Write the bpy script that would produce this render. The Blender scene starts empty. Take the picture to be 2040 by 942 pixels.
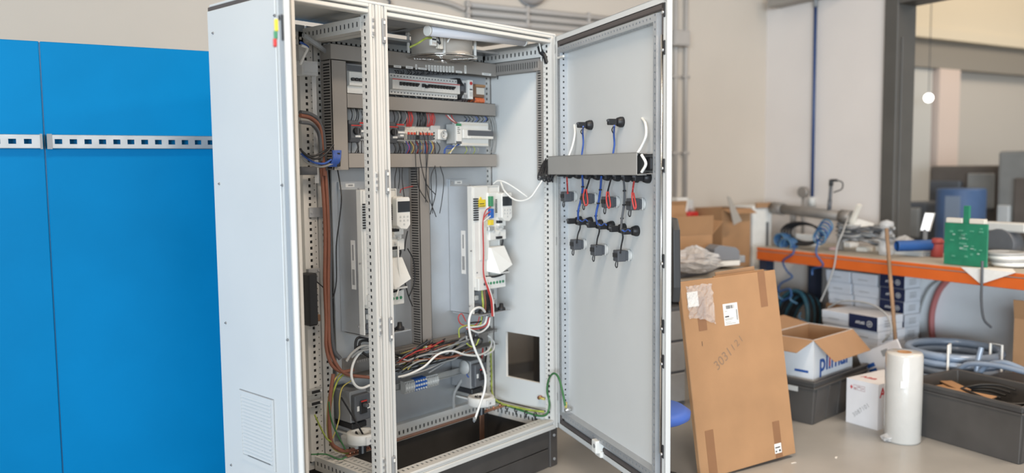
import bpy, bmesh, math, random
from mathutils import Vector, Matrix
random.seed(7)
SC = bpy.context.scene
COL = SC.collection

# ---------------------------------------------------------------- camera
FPX, YAW, PITCH, ROLL = 1658.9, 0.7330, 0.0810, -0.0110
CAM = Vector((-3.3013, -2.6625, 1.5413))
FW = Vector((math.cos(YAW)*math.cos(PITCH), math.sin(YAW)*math.cos(PITCH), -math.sin(PITCH)))
_r = Vector((math.sin(YAW), -math.cos(YAW), 0)); _u = _r.cross(FW)
RT = _r*math.cos(ROLL) + _u*math.sin(ROLL)
UP = _u*math.cos(ROLL) - _r*math.sin(ROLL)
cd = bpy.data.cameras.new('camera'); cam = bpy.data.objects.new('camera', cd); COL.objects.link(cam)
cd.sensor_width = 36; cd.lens = 36*FPX/2040; cd.clip_start = .05
cam.matrix_world = Matrix(((RT.x, UP.x, -FW.x, CAM.x), (RT.y, UP.y, -FW.y, CAM.y), (RT.z, UP.z, -FW.z, CAM.z), (0, 0, 0, 1)))
cd.dof.use_dof = True; cd.dof.focus_distance = 3.6; cd.dof.aperture_fstop = 1.0
SC.camera = cam

# ---------------------------------------------------------------- world, daylight, exposure
w = bpy.data.worlds.new('world'); SC.world = w; w.use_nodes = True
bg = w.node_tree.nodes['Background']; bg.inputs[0].default_value = (.88, .94, 1, 1); bg.inputs[1].default_value = 1.0
def area(name, loc, target, sx, sy, power, col):
    l = bpy.data.lights.new(name, 'AREA'); l.shape = 'RECTANGLE'; l.size = sx; l.size_y = sy; l.energy = power; l.color = col
    o = bpy.data.objects.new(name, l); COL.objects.link(o); o.location = loc
    o.rotation_euler = (Vector(target)-Vector(loc)).to_track_quat('-Z', 'Y').to_euler(); return o
area('gate_daylight', (-18.9, -12.3, 2.0), (-.3, -.4, .9), 13, 4.0, 5600, (.75, .88, 1))
area('ceiling_light', (1.0, -3.0, 4.1), (1.0, -3.0, 0), 2.4, .5, 170, (1, .83, .66))
area('ceiling_light', (-2.2, -1.6, 4.1), (-2.2, -1.6, 0), 2.4, .5, 140, (1, .83, .66))
SC.view_settings.view_transform = 'Standard'; SC.view_settings.look = 'None'
SC.view_settings.gamma = 1; SC.view_settings.use_curve_mapping = False
SC.view_settings.exposure = -0.36

# ---------------------------------------------------------------- points from sight lines onto known planes
def ray(px, py): return FW + RT*((px-1020)/FPX) - UP*((py-471)/FPX)
def at_plane(px, py, P, n):
    d = ray(px, py); n = Vector(n); return CAM + d*((Vector(P)-CAM).dot(n)/d.dot(n))
def at_y(px, py, Y): return at_plane(px, py, (0, Y, 0), (0, 1, 0))
def at_x(px, py, X): return at_plane(px, py, (X, 0, 0), (1, 0, 0))
def at_z(px, py, Z): return at_plane(px, py, (0, 0, Z), (0, 0, 1))
TH = math.radians(-18)                    # the room is turned against the cabinet
RU = Vector((math.cos(TH), math.sin(TH), 0)); RV = Vector((-math.sin(TH), math.cos(TH), 0))
def room(u, v, z=0): return RU*u + RV*v + Vector((0, 0, z))
def at_u(px, py, U): return at_plane(px, py, RU*U, RU)
def at_v(px, py, V): return at_plane(px, py, RV*V, RV)
def uvz(p): return (p.dot(RU), p.dot(RV), p.z)
DA = math.radians(62.53)                  # opening angle of the wide door
DN = Vector((-math.sin(DA), math.cos(DA), 0)); DX = Vector((math.cos(DA), math.sin(DA), 0))
def at_door(px, py, o=.0):                # -> door-local coordinates
    p = at_plane(px, py, DN*o, DN); return Vector((p.dot(DX), o, p.z))

# ---------------------------------------------------------------- materials
MATS = {}
def mat(name, col, rough=.5, metal=0, noise=0, nscale=8, bump=0, bscale=60, trans=0, alpha=1, coat=0, emit=0, stretch=None, spec=.5, ior=1.45):
    if name in MATS: return MATS[name]
    m = bpy.data.materials.new(name); m.use_nodes = True; nt = m.node_tree; b = nt.nodes['Principled BSDF']
    c = (*col, 1); b.inputs['Base Color'].default_value = c; b.inputs['Roughness'].default_value = rough
    b.inputs['Metallic'].default_value = metal; b.inputs['Specular IOR Level'].default_value = spec; b.inputs['IOR'].default_value = ior
    if trans: b.inputs['Transmission Weight'].default_value = trans
    if alpha < 1: b.inputs['Alpha'].default_value = alpha
    if coat: b.inputs['Coat Weight'].default_value = coat; b.inputs['Coat Roughness'].default_value = .08
    if emit: b.inputs['Emission Color'].default_value = c; b.inputs['Emission Strength'].default_value = emit
    if noise or bump:
        tc = nt.nodes.new('ShaderNodeTexCoord'); src = tc.outputs['Object']
        if stretch:
            mp = nt.nodes.new('ShaderNodeMapping'); mp.inputs['Scale'].default_value = stretch
            nt.links.new(src, mp.inputs[0]); src = mp.outputs[0]
    if noise:
        n = nt.nodes.new('ShaderNodeTexNoise'); n.inputs['Scale'].default_value = nscale; n.inputs['Detail'].default_value = 5
        nt.links.new(src, n.inputs[0])
        mr = nt.nodes.new('ShaderNodeMapRange'); mr.inputs[3].default_value = 1-noise; mr.inputs[4].default_value = 1+noise
        mr.inputs[1].default_value = .3; mr.inputs[2].default_value = .7
        nt.links.new(n.outputs[0], mr.inputs[0])
        mx = nt.nodes.new('ShaderNodeMix'); mx.data_type = 'RGBA'; mx.blend_type = 'MULTIPLY'; mx.inputs[0].default_value = 1
        mx.inputs[6].default_value = c; nt.links.new(mr.outputs[0], mx.inputs[7]); nt.links.new(mx.outputs[2], b.inputs['Base Color'])
        r2 = nt.nodes.new('ShaderNodeMapRange'); r2.inputs[3].default_value = max(.02, rough-.07); r2.inputs[4].default_value = min(1, rough+.07)
        nt.links.new(n.outputs[0], r2.inputs[0]); nt.links.new(r2.outputs[0], b.inputs['Roughness'])
    if bump:
        n2 = nt.nodes.new('ShaderNodeTexNoise'); n2.inputs['Scale'].default_value = bscale; n2.inputs['Detail'].default_value = 3
        nt.links.new(src, n2.inputs[0])
        bp = nt.nodes.new('ShaderNodeBump'); bp.inputs['Strength'].default_value = bump; bp.inputs['Distance'].default_value = .01
        nt.links.new(n2.outputs[0], bp.inputs['Height']); nt.links.new(bp.outputs[0], b.inputs['Normal'])
    MATS[name] = m; return m
PAINT = mat('cabinet_paint', (.63, .64, .63), .42, noise=.02, nscale=3, bump=.03, bscale=300)
SHADE_LINER = mat('hole_shade_liner', (.035, .034, .033), .7)  # painted shade behind punched holes; in ducts also stands for the wires inside
FRAME = mat('frame_paint', (.64, .63, .60), .45, noise=.03, nscale=6)
GALV = mat('galvanised_steel', (.50, .52, .54), .42, .55, noise=.08, nscale=5)
ZINC = mat('zinc_steel', (.62, .62, .61), .32, .8, noise=.06, nscale=12)
CHROME = mat('bright_metal', (.75, .73, .70), .16, 1)
DUCT = mat('duct_plastic', (.30, .275, .25), .55, noise=.03, nscale=6)
DUCTD = mat('duct_plastic_base', (.27, .25, .23), .6)
PLINTH = mat('plinth_paint', (.062, .056, .052), .55, noise=.12, nscale=9)
BLACK = mat('black_plastic', (.018, .018, .02), .45, noise=.1, nscale=20)
DGREY = mat('dark_grey_plastic', (.10, .105, .115), .5, noise=.06, nscale=20)
MGREY = mat('mid_grey_plastic', (.27, .275, .28), .5, noise=.05, nscale=20)
LGREY = mat('light_grey_plastic', (.55, .55, .53), .45, noise=.03, nscale=20)
WHITE = mat('white_plastic', (.76, .75, .71), .42, noise=.03, nscale=15)
IVORY = mat('ivory_plastic', (.70, .66, .58), .45, noise=.03, nscale=15)
PAPER = mat('label_paper', (.78, .77, .74), .6, noise=.04, nscale=40)
INK = mat('black_ink', (.03, .03, .035), .6)
GREYINK = mat('grey_ink', (.32, .32, .32), .6)
RED = mat('red_plastic', (.55, .035, .03), .4, noise=.05, nscale=20)
REDW = mat('red_wire', (.50, .055, .05), .4)
BLUEW = mat('blue_wire', (.03, .09, .36), .4)
BLUE = mat('blue_plastic', (.02, .12, .45), .4, noise=.05, nscale=20)
BLACKW = mat('black_wire', (.02, .02, .022), .4)
GREYW = mat('grey_wire', (.36, .36, .35), .45)
WHITEW = mat('white_wire', (.82, .81, .77), .35)
BROWNW = mat('brown_wire', (.24, .095, .06), .45, noise=.08, nscale=12)
GREENW = mat('green_wire', (.05, .17, .06), .4)
YELW = mat('yellow_wire', (.55, .46, .13), .4)
YGW = mat('yellow_green_wire', (.36, .42, .08), .4, noise=.35, nscale=30)
ORANGE = mat('orange_plastic', (.72, .17, .05), .45, noise=.06, nscale=20)
YELLOW = mat('yellow_label', (.80, .60, .04), .5)
GREEN = mat('green_plastic', (.05, .25, .12), .45)
COPPER = mat('copper', (.58, .30, .20), .34, .85, noise=.15, nscale=14)
GASKET = mat('gasket_rubber', (.10, .085, .08), .7)
SCREEN = mat('lcd_screen', (.035, .04, .045), .15)
CARD = mat('cardboard', (.40, .225, .112), .75, noise=.07, nscale=5, bump=.05, bscale=90)
CARDD = mat('cardboard_inside', (.35, .205, .11), .8, noise=.07, nscale=5)
TAPE = mat('brown_tape', (.27, .135, .065), .35, noise=.05, nscale=10)

# ---------------------------------------------------------------- mesh builder
class MB:
    def __init__(s): s.v = []; s.f = []; s.mi = []; s.sm = []
    def add(s, vs, fs, m=0, smooth=False):
        o = len(s.v); s.v += [Vector(x) for x in vs]
        for f in fs: s.f.append([o+i for i in f]); s.mi.append(m); s.sm.append(smooth)
        return s
    def box(s, x0, x1, y0, y1, z0, z1, m=0):
        x0, x1 = min(x0, x1), max(x0, x1); y0, y1 = min(y0, y1), max(y0, y1); z0, z1 = min(z0, z1), max(z0, z1)
        vs = [(x0, y0, z0), (x1, y0, z0), (x1, y1, z0), (x0, y1, z0), (x0, y0, z1), (x1, y0, z1), (x1, y1, z1), (x0, y1, z1)]
        return s.add(vs, [(3, 2, 1, 0), (4, 5, 6, 7), (0, 1, 5, 4), (1, 2, 6, 5), (2, 3, 7, 6), (3, 0, 4, 7)], m)
    def obox(s, c, ax, ay, az, m=0):      # centre and three half-axis vectors
        c = Vector(c); ax = Vector(ax); ay = Vector(ay); az = Vector(az)
        vs = [c+ax*i+ay*j+az*k for k in (-1, 1) for i, j in ((-1, -1), (1, -1), (1, 1), (-1, 1))]
        fs = [(3, 2, 1, 0), (4, 5, 6, 7), (0, 1, 5, 4), (1, 2, 6, 5), (2, 3, 7, 6), (3, 0, 4, 7)]
        if ax.cross(ay).dot(az) < 0: fs = [f[::-1] for f in fs]
        return s.add(vs, fs, m)
    def bar(s, p0, p1, w, h, up=(0, 0, 1), m=0):
        p0 = Vector(p0); p1 = Vector(p1); d = (p1-p0); L = d.length; d = d/L
        sd = d.cross(Vector(up)).normalized(); u = sd.cross(d)
        return s.obox((p0+p1)/2, d*L/2, sd*w/2, u*h/2, m)
    def cyl(s, p0, p1, r, r1=None, n=14, m=0, caps=True, smooth=True):
        p0 = Vector(p0); p1 = Vector(p1); r1 = r if r1 is None else r1
        d = (p1-p0).normalized(); a = d.orthogonal().normalized(); b = d.cross(a)
        vs = []
        for p, q in ((p0, r), (p1, r1)):
            vs += [p+(a*math.cos(2*math.pi*i/n)+b*math.sin(2*math.pi*i/n))*q for i in range(n)]
        s.add(vs, [(i, (i+1) % n, n+(i+1) % n, n+i) for i in range(n)], m, smooth)
        if caps: o = len(s.v)-2*n; s.f += [[o+i for i in range(n)][::-1], [o+n+i for i in range(n)]]; s.mi += [m, m]; s.sm += [False, False]
        return s
    def lathe(s, prof, c=(0, 0, 0), axis=(0, 0, 1), n=20, m=0, closed=False):   # prof: (r, h)
        c = Vector(c); d = Vector(axis).normalized(); a = d.orthogonal().normalized(); b = d.cross(a); k = len(prof); vs = []
        for r, h in prof:
            vs += [c+d*h+(a*math.cos(2*math.pi*i/n)+b*math.sin(2*math.pi*i/n))*r for i in range(n)]
        fs = []
        for j in range(k if closed else k-1):
            j2 = (j+1) % k
            fs += [(j*n+i, j*n+(i+1) % n, j2*n+(i+1) % n, j2*n+i) for i in range(n)]
        return s.add(vs, fs, m, True)
    def tube(s, pts, r, n=6, sub=4, m=0, r1=None, spline=True):
        pts = [Vector(p) for p in pts]; P = []
        if spline and len(pts) > 2:
            q = [pts[0]*2-pts[1]]+pts+[pts[-1]*2-pts[-2]]
            for i in range(1, len(q)-2):
                for k in range(sub):
                    t = k/sub; a, b, c, d = q[i-1], q[i], q[i+1], q[i+2]
                    P.append(.5*((2*b)+(c-a)*t+(2*a-5*b+4*c-d)*t*t+(3*b-a-3*c+d)*t*t*t))
            P.append(pts[-1])
        else: P = pts
        vs = []; L = len(P); prev = None
        for i, p in enumerate(P):
            d = (P[min(i+1, L-1)]-P[max(i-1, 0)])
            if d.length < 1e-9: d = Vector((0, 0, 1))
            d.normalize()
            a = d.orthogonal().normalized() if prev is None else (prev-d*prev.dot(d))
            if a.length < 1e-6: a = d.orthogonal()
            a.normalize(); prev = a; b = d.cross(a); rr = r if r1 is None else r+(r1-r)*i/(L-1)
            vs += [p+(a*math.cos(2*math.pi*j/n)+b*math.sin(2*math.pi*j/n))*rr for j in range(n)]
        fs = [(i*n+j, i*n+(j+1) % n, (i+1)*n+(j+1) % n, (i+1)*n+j) for i in range(L-1) for j in range(n)]
        s.add(vs, fs, m, True); s.add(vs[:n], [list(range(n))[::-1]], m); s.add(vs[-n:], [list(range(n))], m)
        return s
    def prism(s, poly, A, B, N, O, t, m=0):   # 2-D outline (a,b) in plane O,A,B; thickness t along N
        A = Vector(A); B = Vector(B); N = Vector(N); O = Vector(O); k = len(poly)
        vs = [O+A*a+B*b for a, b in poly]+[O+A*a+B*b+N*t for a, b in poly]
        fs = [list(range(k))[::-1], list(range(k, 2*k))]+[(i, (i+1) % k, k+(i+1) % k, k+i) for i in range(k)]
        ar = sum(poly[i][0]*poly[(i+1) % k][1]-poly[(i+1) % k][0]*poly[i][1] for i in range(k))
        if (A.cross(B).dot(N)*ar*(1 if t > 0 else -1)) < 0: fs = [list(f)[::-1] for f in fs]
        return s.add(vs, fs, m)
    def perf(s, O, A, B, N, L, W, strips, depth=.004, m=0):
        # sheet O + a*A (0..L) + b*B (0..W) with rows of punched holes; strips: (width, pitch, hole_a, hole_b, start); pitch 0 = plain
        O = Vector(O); A = Vector(A); B = Vector(B); N = Vector(N)
        flip = A.cross(B).dot(N) < 0
        def q(a0, a1, b0, b1):
            vs = [O+A*a0+B*b0, O+A*a1+B*b0, O+A*a1+B*b1, O+A*a0+B*b1]; s.add(vs[::-1] if flip else vs, [(0, 1, 2, 3)], m)
        b = 0
        tot = sum(x[0] for x in strips)
        for wd, pitch, ha, hb, st in strips:
            wd = wd*W/tot
            if not pitch: q(0, L, b, b+wd); b += wd; continue
            hb = min(hb, wd*.95)
            b0 = b+(wd-hb)/2; b1 = b0+hb; q(0, L, b, b0); q(0, L, b1, b+wd); a = 0; c = st
            while c+ha < L:
                q(a, c, b0, b1)
                f = [O+A*c+B*b0, O+A*(c+ha)+B*b0, O+A*(c+ha)+B*b1, O+A*c+B*b1]; g = [x-N*depth for x in f]
                fs = [(0, 1, 5, 4), (1, 2, 6, 5), (2, 3, 7, 6), (3, 0, 4, 7)]
                s.add(f+g, fs, m); a = c+ha; c += pitch
            q(a, L, b0, b1); b += wd
        return s
    def post(s, x0, x1, y0, y1, z0, z1, faces, axis='z', m=0):
        # hollow profile, faces: dict of face name -> strips
        V3 = Vector; lo = V3((x0, y0, z0)); sz = (x1-x0, y1-y0, z1-z0); E = [V3((1, 0, 0)), V3((0, 1, 0)), V3((0, 0, 1))]
        k = 'xyz'.index(axis)
        for i in range(3):
            for sg in (-1, 1):
                nm = ('+' if sg > 0 else '-')+'xyz'[i]; N = E[i]*sg; O = lo+(E[i]*sz[i] if sg > 0 else V3())
                o = [j for j in range(3) if j != i]
                if nm in faces and i != k:
                    j = [q for q in o if q != k][0]
                    s.perf(O, E[k], E[j], N, sz[k], sz[j], faces[nm], m=m)
                else:
                    A, B = E[o[0]]*sz[o[0]], E[o[1]]*sz[o[1]]; vs = [O, O+A, O+A+B, O+B]
                    if A.cross(B).dot(N) < 0: vs = vs[::-1]
                    s.add(vs, [(0, 1, 2, 3)], m)
        i = min(.007, min(sz)*.3); s.box(x0+i, x1-i, y0+i, y1-i, z0+i, z1-i, 1)    # near-black inner box paints the shade seen through the holes
        return s
    def xf(s, M):
        s.v = [M @ v for v in s.v]; return s
    def mesh(s, name, mats, bevel=0, bseg=1, loc=None):
        me = bpy.data.meshes.new(name)
        vs = s.v if loc is None else [v-Vector(loc) for v in s.v]
        me.from_pydata([tuple(v) for v in vs], [], s.f)
        for mm in (mats if isinstance(mats, (list, tuple)) else [mats]): me.materials.append(mm)
        me.polygons.foreach_set('material_index', s.mi); me.polygons.foreach_set('use_smooth', s.sm)
        if bevel:
            bm = bmesh.new(); bm.from_mesh(me); bmesh.ops.remove_doubles(bm, verts=bm.verts, dist=1e-6)
            es = [e for e in bm.edges if len(e.link_faces) == 2 and e.calc_face_angle(0) > .6]
            try: bmesh.ops.bevel(bm, geom=es, offset=bevel, segments=bseg, profile=.6, affect='EDGES', clamp_overlap=True)
            except Exception: pass
            bm.to_mesh(me); bm.free()
        me.update(); return me
def tag(o, label=None, cat=None, group=None, kind=None):
    if label: o['label'] = label
    if cat: o['category'] = cat
    if group: o['group'] = group
    if kind: o['kind'] = kind
    return o
def thing(name, label, cat, loc=(0, 0, 0), rz=0, group=None, rot=None):
    o = bpy.data.objects.new(name, None); o.empty_display_size = .05; COL.objects.link(o); o.location = loc
    o.rotation_euler = rot if rot else (0, 0, rz); return tag(o, label, cat, group)
def part(mb, name, mats, parent, bevel=0, bseg=1, label=None, loc=(0, 0, 0), rz=0, rot=None):
    o = bpy.data.objects.new(name, mb.mesh(name, mats, bevel, bseg)); COL.objects.link(o); o.parent = parent; o.location = loc
    o.rotation_euler = rot if rot else (0, 0, rz)
    return tag(o, label)
def solo(mb, name, mats, label, cat, group=None, bevel=0, bseg=1, loc=(0, 0, 0), rz=0, kind=None, rot=None):
    o = bpy.data.objects.new(name, mb.mesh(name, mats, bevel, bseg)); COL.objects.link(o); o.location = loc
    o.rotation_euler = rot if rot else (0, 0, rz); return tag(o, label, cat, group, kind)
def struct(mb, name, mats, bevel=0, loc=(0, 0, 0), rz=0, parent=None):
    o = bpy.data.objects.new(name, mb.mesh(name, mats, bevel)); COL.objects.link(o); o.location = loc; o.rotation_euler = (0, 0, rz); o.parent = parent
    if not parent: o['kind'] = 'structure'
    return o
def share(src, parent, loc, rz=0, rot=None):      # another piece with the same mesh
    o = src.copy(); COL.objects.link(o); o.parent = parent; o.location = loc; o.rotation_euler = rot if rot else (0, 0, rz); return o
def dup(root, loc, rz=None, label=None, group=None):
    r = root.copy(); COL.objects.link(r); r.location = loc
    if rz is not None: r.rotation_euler = (0, 0, rz)
    if label: r['label'] = label
    if group: r['group'] = group
    for ch in list(root.children):
        c = ch.copy(); COL.objects.link(c); c.parent = r
        for g in list(ch.children):
            d = g.copy(); COL.objects.link(d); d.parent = c
    return r
def wire(pts, r, m, label, cat='cable', group=None, name='cable', n=6, sub=5):
    L = Vector(pts[0]); mb = MB().tube([Vector(p)-L for p in pts], r, n, sub)
    return solo(mb, name, m, label, cat, group, loc=L)
_tc = {}
def text_mb(txt, h, M, m=0, bold=False):          # flat lettering, height h, centred, in the plane of matrix M
    c = bpy.data.curves.new('t', 'FONT'); c.body = txt; c.align_x = 'CENTER'; c.align_y = 'CENTER'; c.size = h*1.35
    if bold: c.offset = h*.035
    c.resolution_u = 3
    o = bpy.data.objects.new('t', c); COL.objects.link(o); dg = bpy.context.evaluated_depsgraph_get()
    me = bpy.data.meshes.new_from_object(o.evaluated_get(dg)); mb = MB()
    mb.add([M @ v.co for v in me.vertices], [list(p.vertices) for p in me.polygons], m)
    bpy.data.objects.remove(o); bpy.data.curves.remove(c); bpy.data.meshes.remove(me); return mb
def frame_m(O, X, Y):
    X = Vector(X).normalized(); Y = Vector(Y).normalized(); Z = X.cross(Y); O = Vector(O)
    return Matrix(((X.x, Y.x, Z.x, O.x), (X.y, Y.y, Z.y, O.y), (X.z, Y.z, Z.z, O.z), (0, 0, 0, 1)))

# ================================================================ THE ROOM
FLOORM = mat('painted_concrete_floor', (.36, .35, .33), .32, noise=.10, nscale=2.5, bump=.02, bscale=40)
WALLM = mat('plaster_wall', (.55, .49, .42), .8, noise=.03, nscale=1.5, bump=.04, bscale=60)
WALLR = mat('white_wall', (.69, .64, .60), .75, noise=.03, nscale=1.5, bump=.03, bscale=60)
CEILM = mat('ceiling_paint', (.55, .50, .44), .9, noise=.04, nscale=1)
STEELD = mat('dark_steel', (.085, .08, .072), .5, noise=.08, nscale=4)
UW, VB = 3.4, 1.8
struct(MB().box(-9, 15, -9, 9, -.1, 0), 'floor', FLOORM, rz=TH)
struct(MB().box(-9, UW+.2, VB, VB+.2, 0, 4.2), 'wall_back', WALLM, rz=TH)
struct(MB().box(UW, UW+.18, .53, VB, 0, 4.2).box(UW, UW+.18, -6, .53, 2.82, 4.2), 'wall_right', WALLR, rz=TH)
struct(MB().box(UW, UW+.18, -6, .53, 0, .86), 'wall_right_low', mat('wall_daylight_white', (.84, .86, .87), .7, noise=.02), rz=TH)  # same wall as above, coloured lighter to stand in for low daylight
struct(MB().box(-9, UW+.2, -6, VB+.2, 4.2, 4.3), 'ceiling', CEILM, rz=TH)
# dark steel frame of the opening to the next hall
struct(MB().box(UW-.03, UW+.19, .485, .60, 0, 4.2).box(UW-.03, UW+.19, -6, .485, 2.74, 2.86).box(UW+.02, UW+.03, .475, .485, .9, 2.5, 0), 'trim_1', STEELD, bevel=.004, rz=TH)
struct(MB().box(-9, UW, VB-.012, VB, 0, .08), 'baseboard_back', mat('skirting', (.30, .28, .26), .6), rz=TH)
# small steel beam end and hangers under the ceiling by the corner
c1 = uvz(at_u(1545, 18, UW-.06)); c2 = uvz(at_u(1690, -12, UW-.06))
struct(MB().box(UW-.16, UW, c2[1], c1[1], c1[2]+.01, c1[2]+.12), 'trim_2', mat('grey_steel', (.33, .31, .28), .5, .3), rz=TH)

# ================================================================ THE CABINET
XR, XM, XL, DP, ZB, ZT = 0., -1.13, -1.57, .517, .2, 2.2
enc = thing('control_cabinet', 'tall light grey two-bay electrical control cabinet standing open on a dark plinth', 'cabinet', (0, 0, 0))
HOLES = [(.012, 0, 0, 0, 0), (.020, .0275, .013, .013, .02), (.013, .0275, .005, .005, .033)]
HOLES1 = [(.010, 0, 0, 0, 0), (.016, .0275, .012, .012, .02), (.010, 0, 0, 0, 0)]
SLOT = [(.008, 0, 0, 0, 0), (.024, .0275, .011, .020, .015), (.008, 0, 0, 0, 0)]
def post(x0, x1, y0, y1, faces, name='post', z0=ZB+.04, z1=ZT-.06):
    return part(MB().post(x0, x1, y0, y1, z0, z1, faces), name, [FRAME, SHADE_LINER], enc)
# front uprights
def fpost(x0, x1, holeface):
    o = post(x0, x1, .012, .055, {holeface: HOLES}, z0=ZB, z1=ZT)
    mb = MB()
    w = x1-x0
    for a, b, y in ((.0, .30, 0), (.42, .62, .004), (.74, 1.0, 0)):       # ribs of the front profile
        mb.box(x0+w*a, x0+w*b, y, .012, ZB, ZT)
    part(mb, 'profile_rib', FRAME, o); return o
fpost(XL, XL+.05, '+x'); fpost(XM-.045, XM-.001, '-x'); fpost(XM+.001, XM+.045, '+x'); fpost(XR-.035, XR, '-x')
# rear uprights
RY = .452
for x0, x1 in ((XL, XL+.06), (XM-.072, XM-.004), (XM+.004, XM+.055), (XR-.06, XR-.002)):
    post(x0, x1, RY, RY+.05, {'-y': HOLES1 if x1-x0 < .06 else HOLES})
# horizontal rails
def rail(x0, x1, y0, y1, z0, z1, faces, axis): return part(MB().post(x0, x1, y0, y1, z0, z1, faces, axis), 'rail', [FRAME, SHADE_LINER], enc)
for a, b in ((XL+.05, XM-.045), (XM+.045, XR-.035)):
    # front top: two-step profile with a shadow groove; front bottom likewise
    mb = MB().box(a, b, 0, .05, 2.187, ZT).box(a, b, .02, .05, 2.179, 2.187).box(a, b, .003, .05, 2.163, 2.179)
    part(mb, 'rail', FRAME, enc, bevel=.003)
    mb = MB().box(a, b, -.004, .03, ZB, .222).box(a, b, .004, .03, .222, .232).box(a, b, 0, .03, .232, .245)
    o = part(mb, 'rail', FRAME, enc, bevel=.003)
    part(MB().post(a, b, .03, .075, .222, .243, {'+z': SLOT}, 'x'), 'rail_lip', [FRAME, SHADE_LINER], o)
    rail(a, b, RY+.012, RY+.05, ZB, .282, {'-y': SLOT}, 'x')
    rail(a, b, RY, RY+.05, 2.085, 2.14, {'-y': HOLES1}, 'x')
for x0, x1, f in ((XL, XL+.04, '+x'), (XM-.05, XM-.003, '-x'), (XM+.003, XM+.05, '+x'), (XR-.04, XR, '-x')):
    rail(x0, x1, .055, RY, 2.10, 2.155, {f: SLOT}, 'y')
for x0, x1, f in ((XL, XL+.04, '+x'), (XM-.055, XM-.003, '-x'), (XM+.003, XM+.055, '+x'), (XR-.055, XR, '-x')):
    part(MB().post(x0, x1, .055, RY, ZB, .262, {f: SLOT, '+z': SLOT}, 'y'), 'rail', [FRAME, SHADE_LINER], enc)
part(MB().box(XM-.004, XM+.004, .006, .05, ZB, ZT), 'joint_seal', GASKET, enc)
# back, roof
part(MB().box(XL+.005, XM-.005, .503, DP, ZB, ZT-.02), 'back_panel', PAINT, enc)
part(MB().box(XM+.005, XR-.005, .503, DP, ZB, ZT-.02), 'back_panel', GALV, enc)
part(MB().box(XL-.004, XM, .0, DP, ZT, ZT+.012), 'roof_panel', PAINT, enc, bevel=.003)
part(MB().box(XM, XR+.002, .0, DP, ZT, ZT+.012), 'roof_panel', PAINT, enc, bevel=.003)
part(MB().box(XM+.05, XR-.04, .35, .45, 2.14, 2.15).box(XM+.1, XM+.5, .06, .3, 2.19, 2.198), 'roof_stiffener', GALV, enc)
# mounting plate
plate = part(MB().box(-1.06, -.055, .44, .446, .58, 2.105), 'mounting_plate', GALV, enc)
for xe in (-1.06, -.059): part(MB().box(xe, xe+.004, .4462, .451, .58, 2.105), 'plate_edge', GALV, plate)
# right side panel with the square cut-out
y0, y1, z0, z1 = .12, .36, .413, .661
mb = MB().box(-.004, .012, .055, y0, .262, ZT-.02).box(-.004, .012, y1, DP, .262, ZT-.02).box(-.004, .012, y0, y1, .262, z0).box(-.004, .012, y0, y1, z1, ZT-.02)
sp = part(mb, 'side_panel', PAINT, enc, label='inside of the right side panel with a square cut-out')
part(MB().box(-.0055, -.0045, .06, RY, .268, .274).box(-.0055, -.0045, RY-.006, RY, .27, 2.1), 'panel_seal', GASKET, sp)
# left side panel, seen from outside
sp = part(MB().box(XL-.014, XL-.001, .03, DP, ZB, 2.183), 'side_panel', PAINT, enc, bevel=.002, label='plain outer left side panel')
part(MB().box(XL-.009, XL, .004, .028, ZB, ZT-.002).box(XL-.012, XL-.009, .012, .017, ZB, ZT-.002), 'corner_profile', PAINT, sp, bevel=.001)
part(MB().box(XL-.012, XL, .03, DP-.004, 2.184, 2.198), 'roof_gap_seal', GASKET, sp)
scr = None
for px, py in ((424.5, 66), (547, 31), (437, 366), (562, 369), (450, 643), (573, 677), (461, 926)):
    p = at_x(px, py, XL-.014)
    if scr is None: scr = part(MB().cyl((0, 0, 0), (-.004, 0, 0), .006, .004, 10).box(-.0045, -.0038, -.0045, .0045, -.001, .001, 1), 'screw', [MGREY, BLACK], sp, loc=p)
    else: share(scr, sp, p)
# vent grille low on the side panel
p0 = at_x(478.5, 775.5, XL-.014); p1 = at_x(550, 940, XL-.014)
ya, yb, za, zb_ = p1.y, p0.y, p1.z-.0, p0.z
vg = part(MB().box(XL-.02, XL-.0142, ya, ya+.012, za, zb_).box(XL-.02, XL-.0142, yb-.012, yb, za, zb_).box(XL-.02, XL-.0142, ya+.0121, yb-.0121, zb_-.018, zb_).box(XL-.02, XL-.0142, ya+.0121, yb-.0121, za, za+.022), 'vent_grille', PAINT, sp)
part(MB().box(XL-.0146, XL-.0141, ya-.003, yb+.003, zb_, zb_+.003).box(XL-.0146, XL-.0141, ya-.003, ya, za, zb_), 'vent_gap', MGREY, sp)
part(MB().box(XL-.0165, XL-.0145, ya+.012, yb-.012, za+.02, zb_-.018), 'vent_backing', PAINT, sp)
part(MB().box(XL-.0208, XL-.02, ya+.03, yb-.05, za+.021, za+.024), 'vent_slot', MGREY, sp)
N = 17; lv = None
for i in range(N):
    z = za+.032+(zb_-.02-za-.032)*i/(N-1)
    mb = MB().prism([(0, -.005), (.006, -.004), (.001, .006)], (-1, 0, 0), (0, 0, 1), (0, 1, 0), (0, 0, 0), yb-ya-.03)
    if lv is None: lv = part(mb, 'louvre', PAINT, sp, loc=(XL-.0158, ya+.015, z))
    else: share(lv, sp, (XL-.0158, ya+.015, z))
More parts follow.
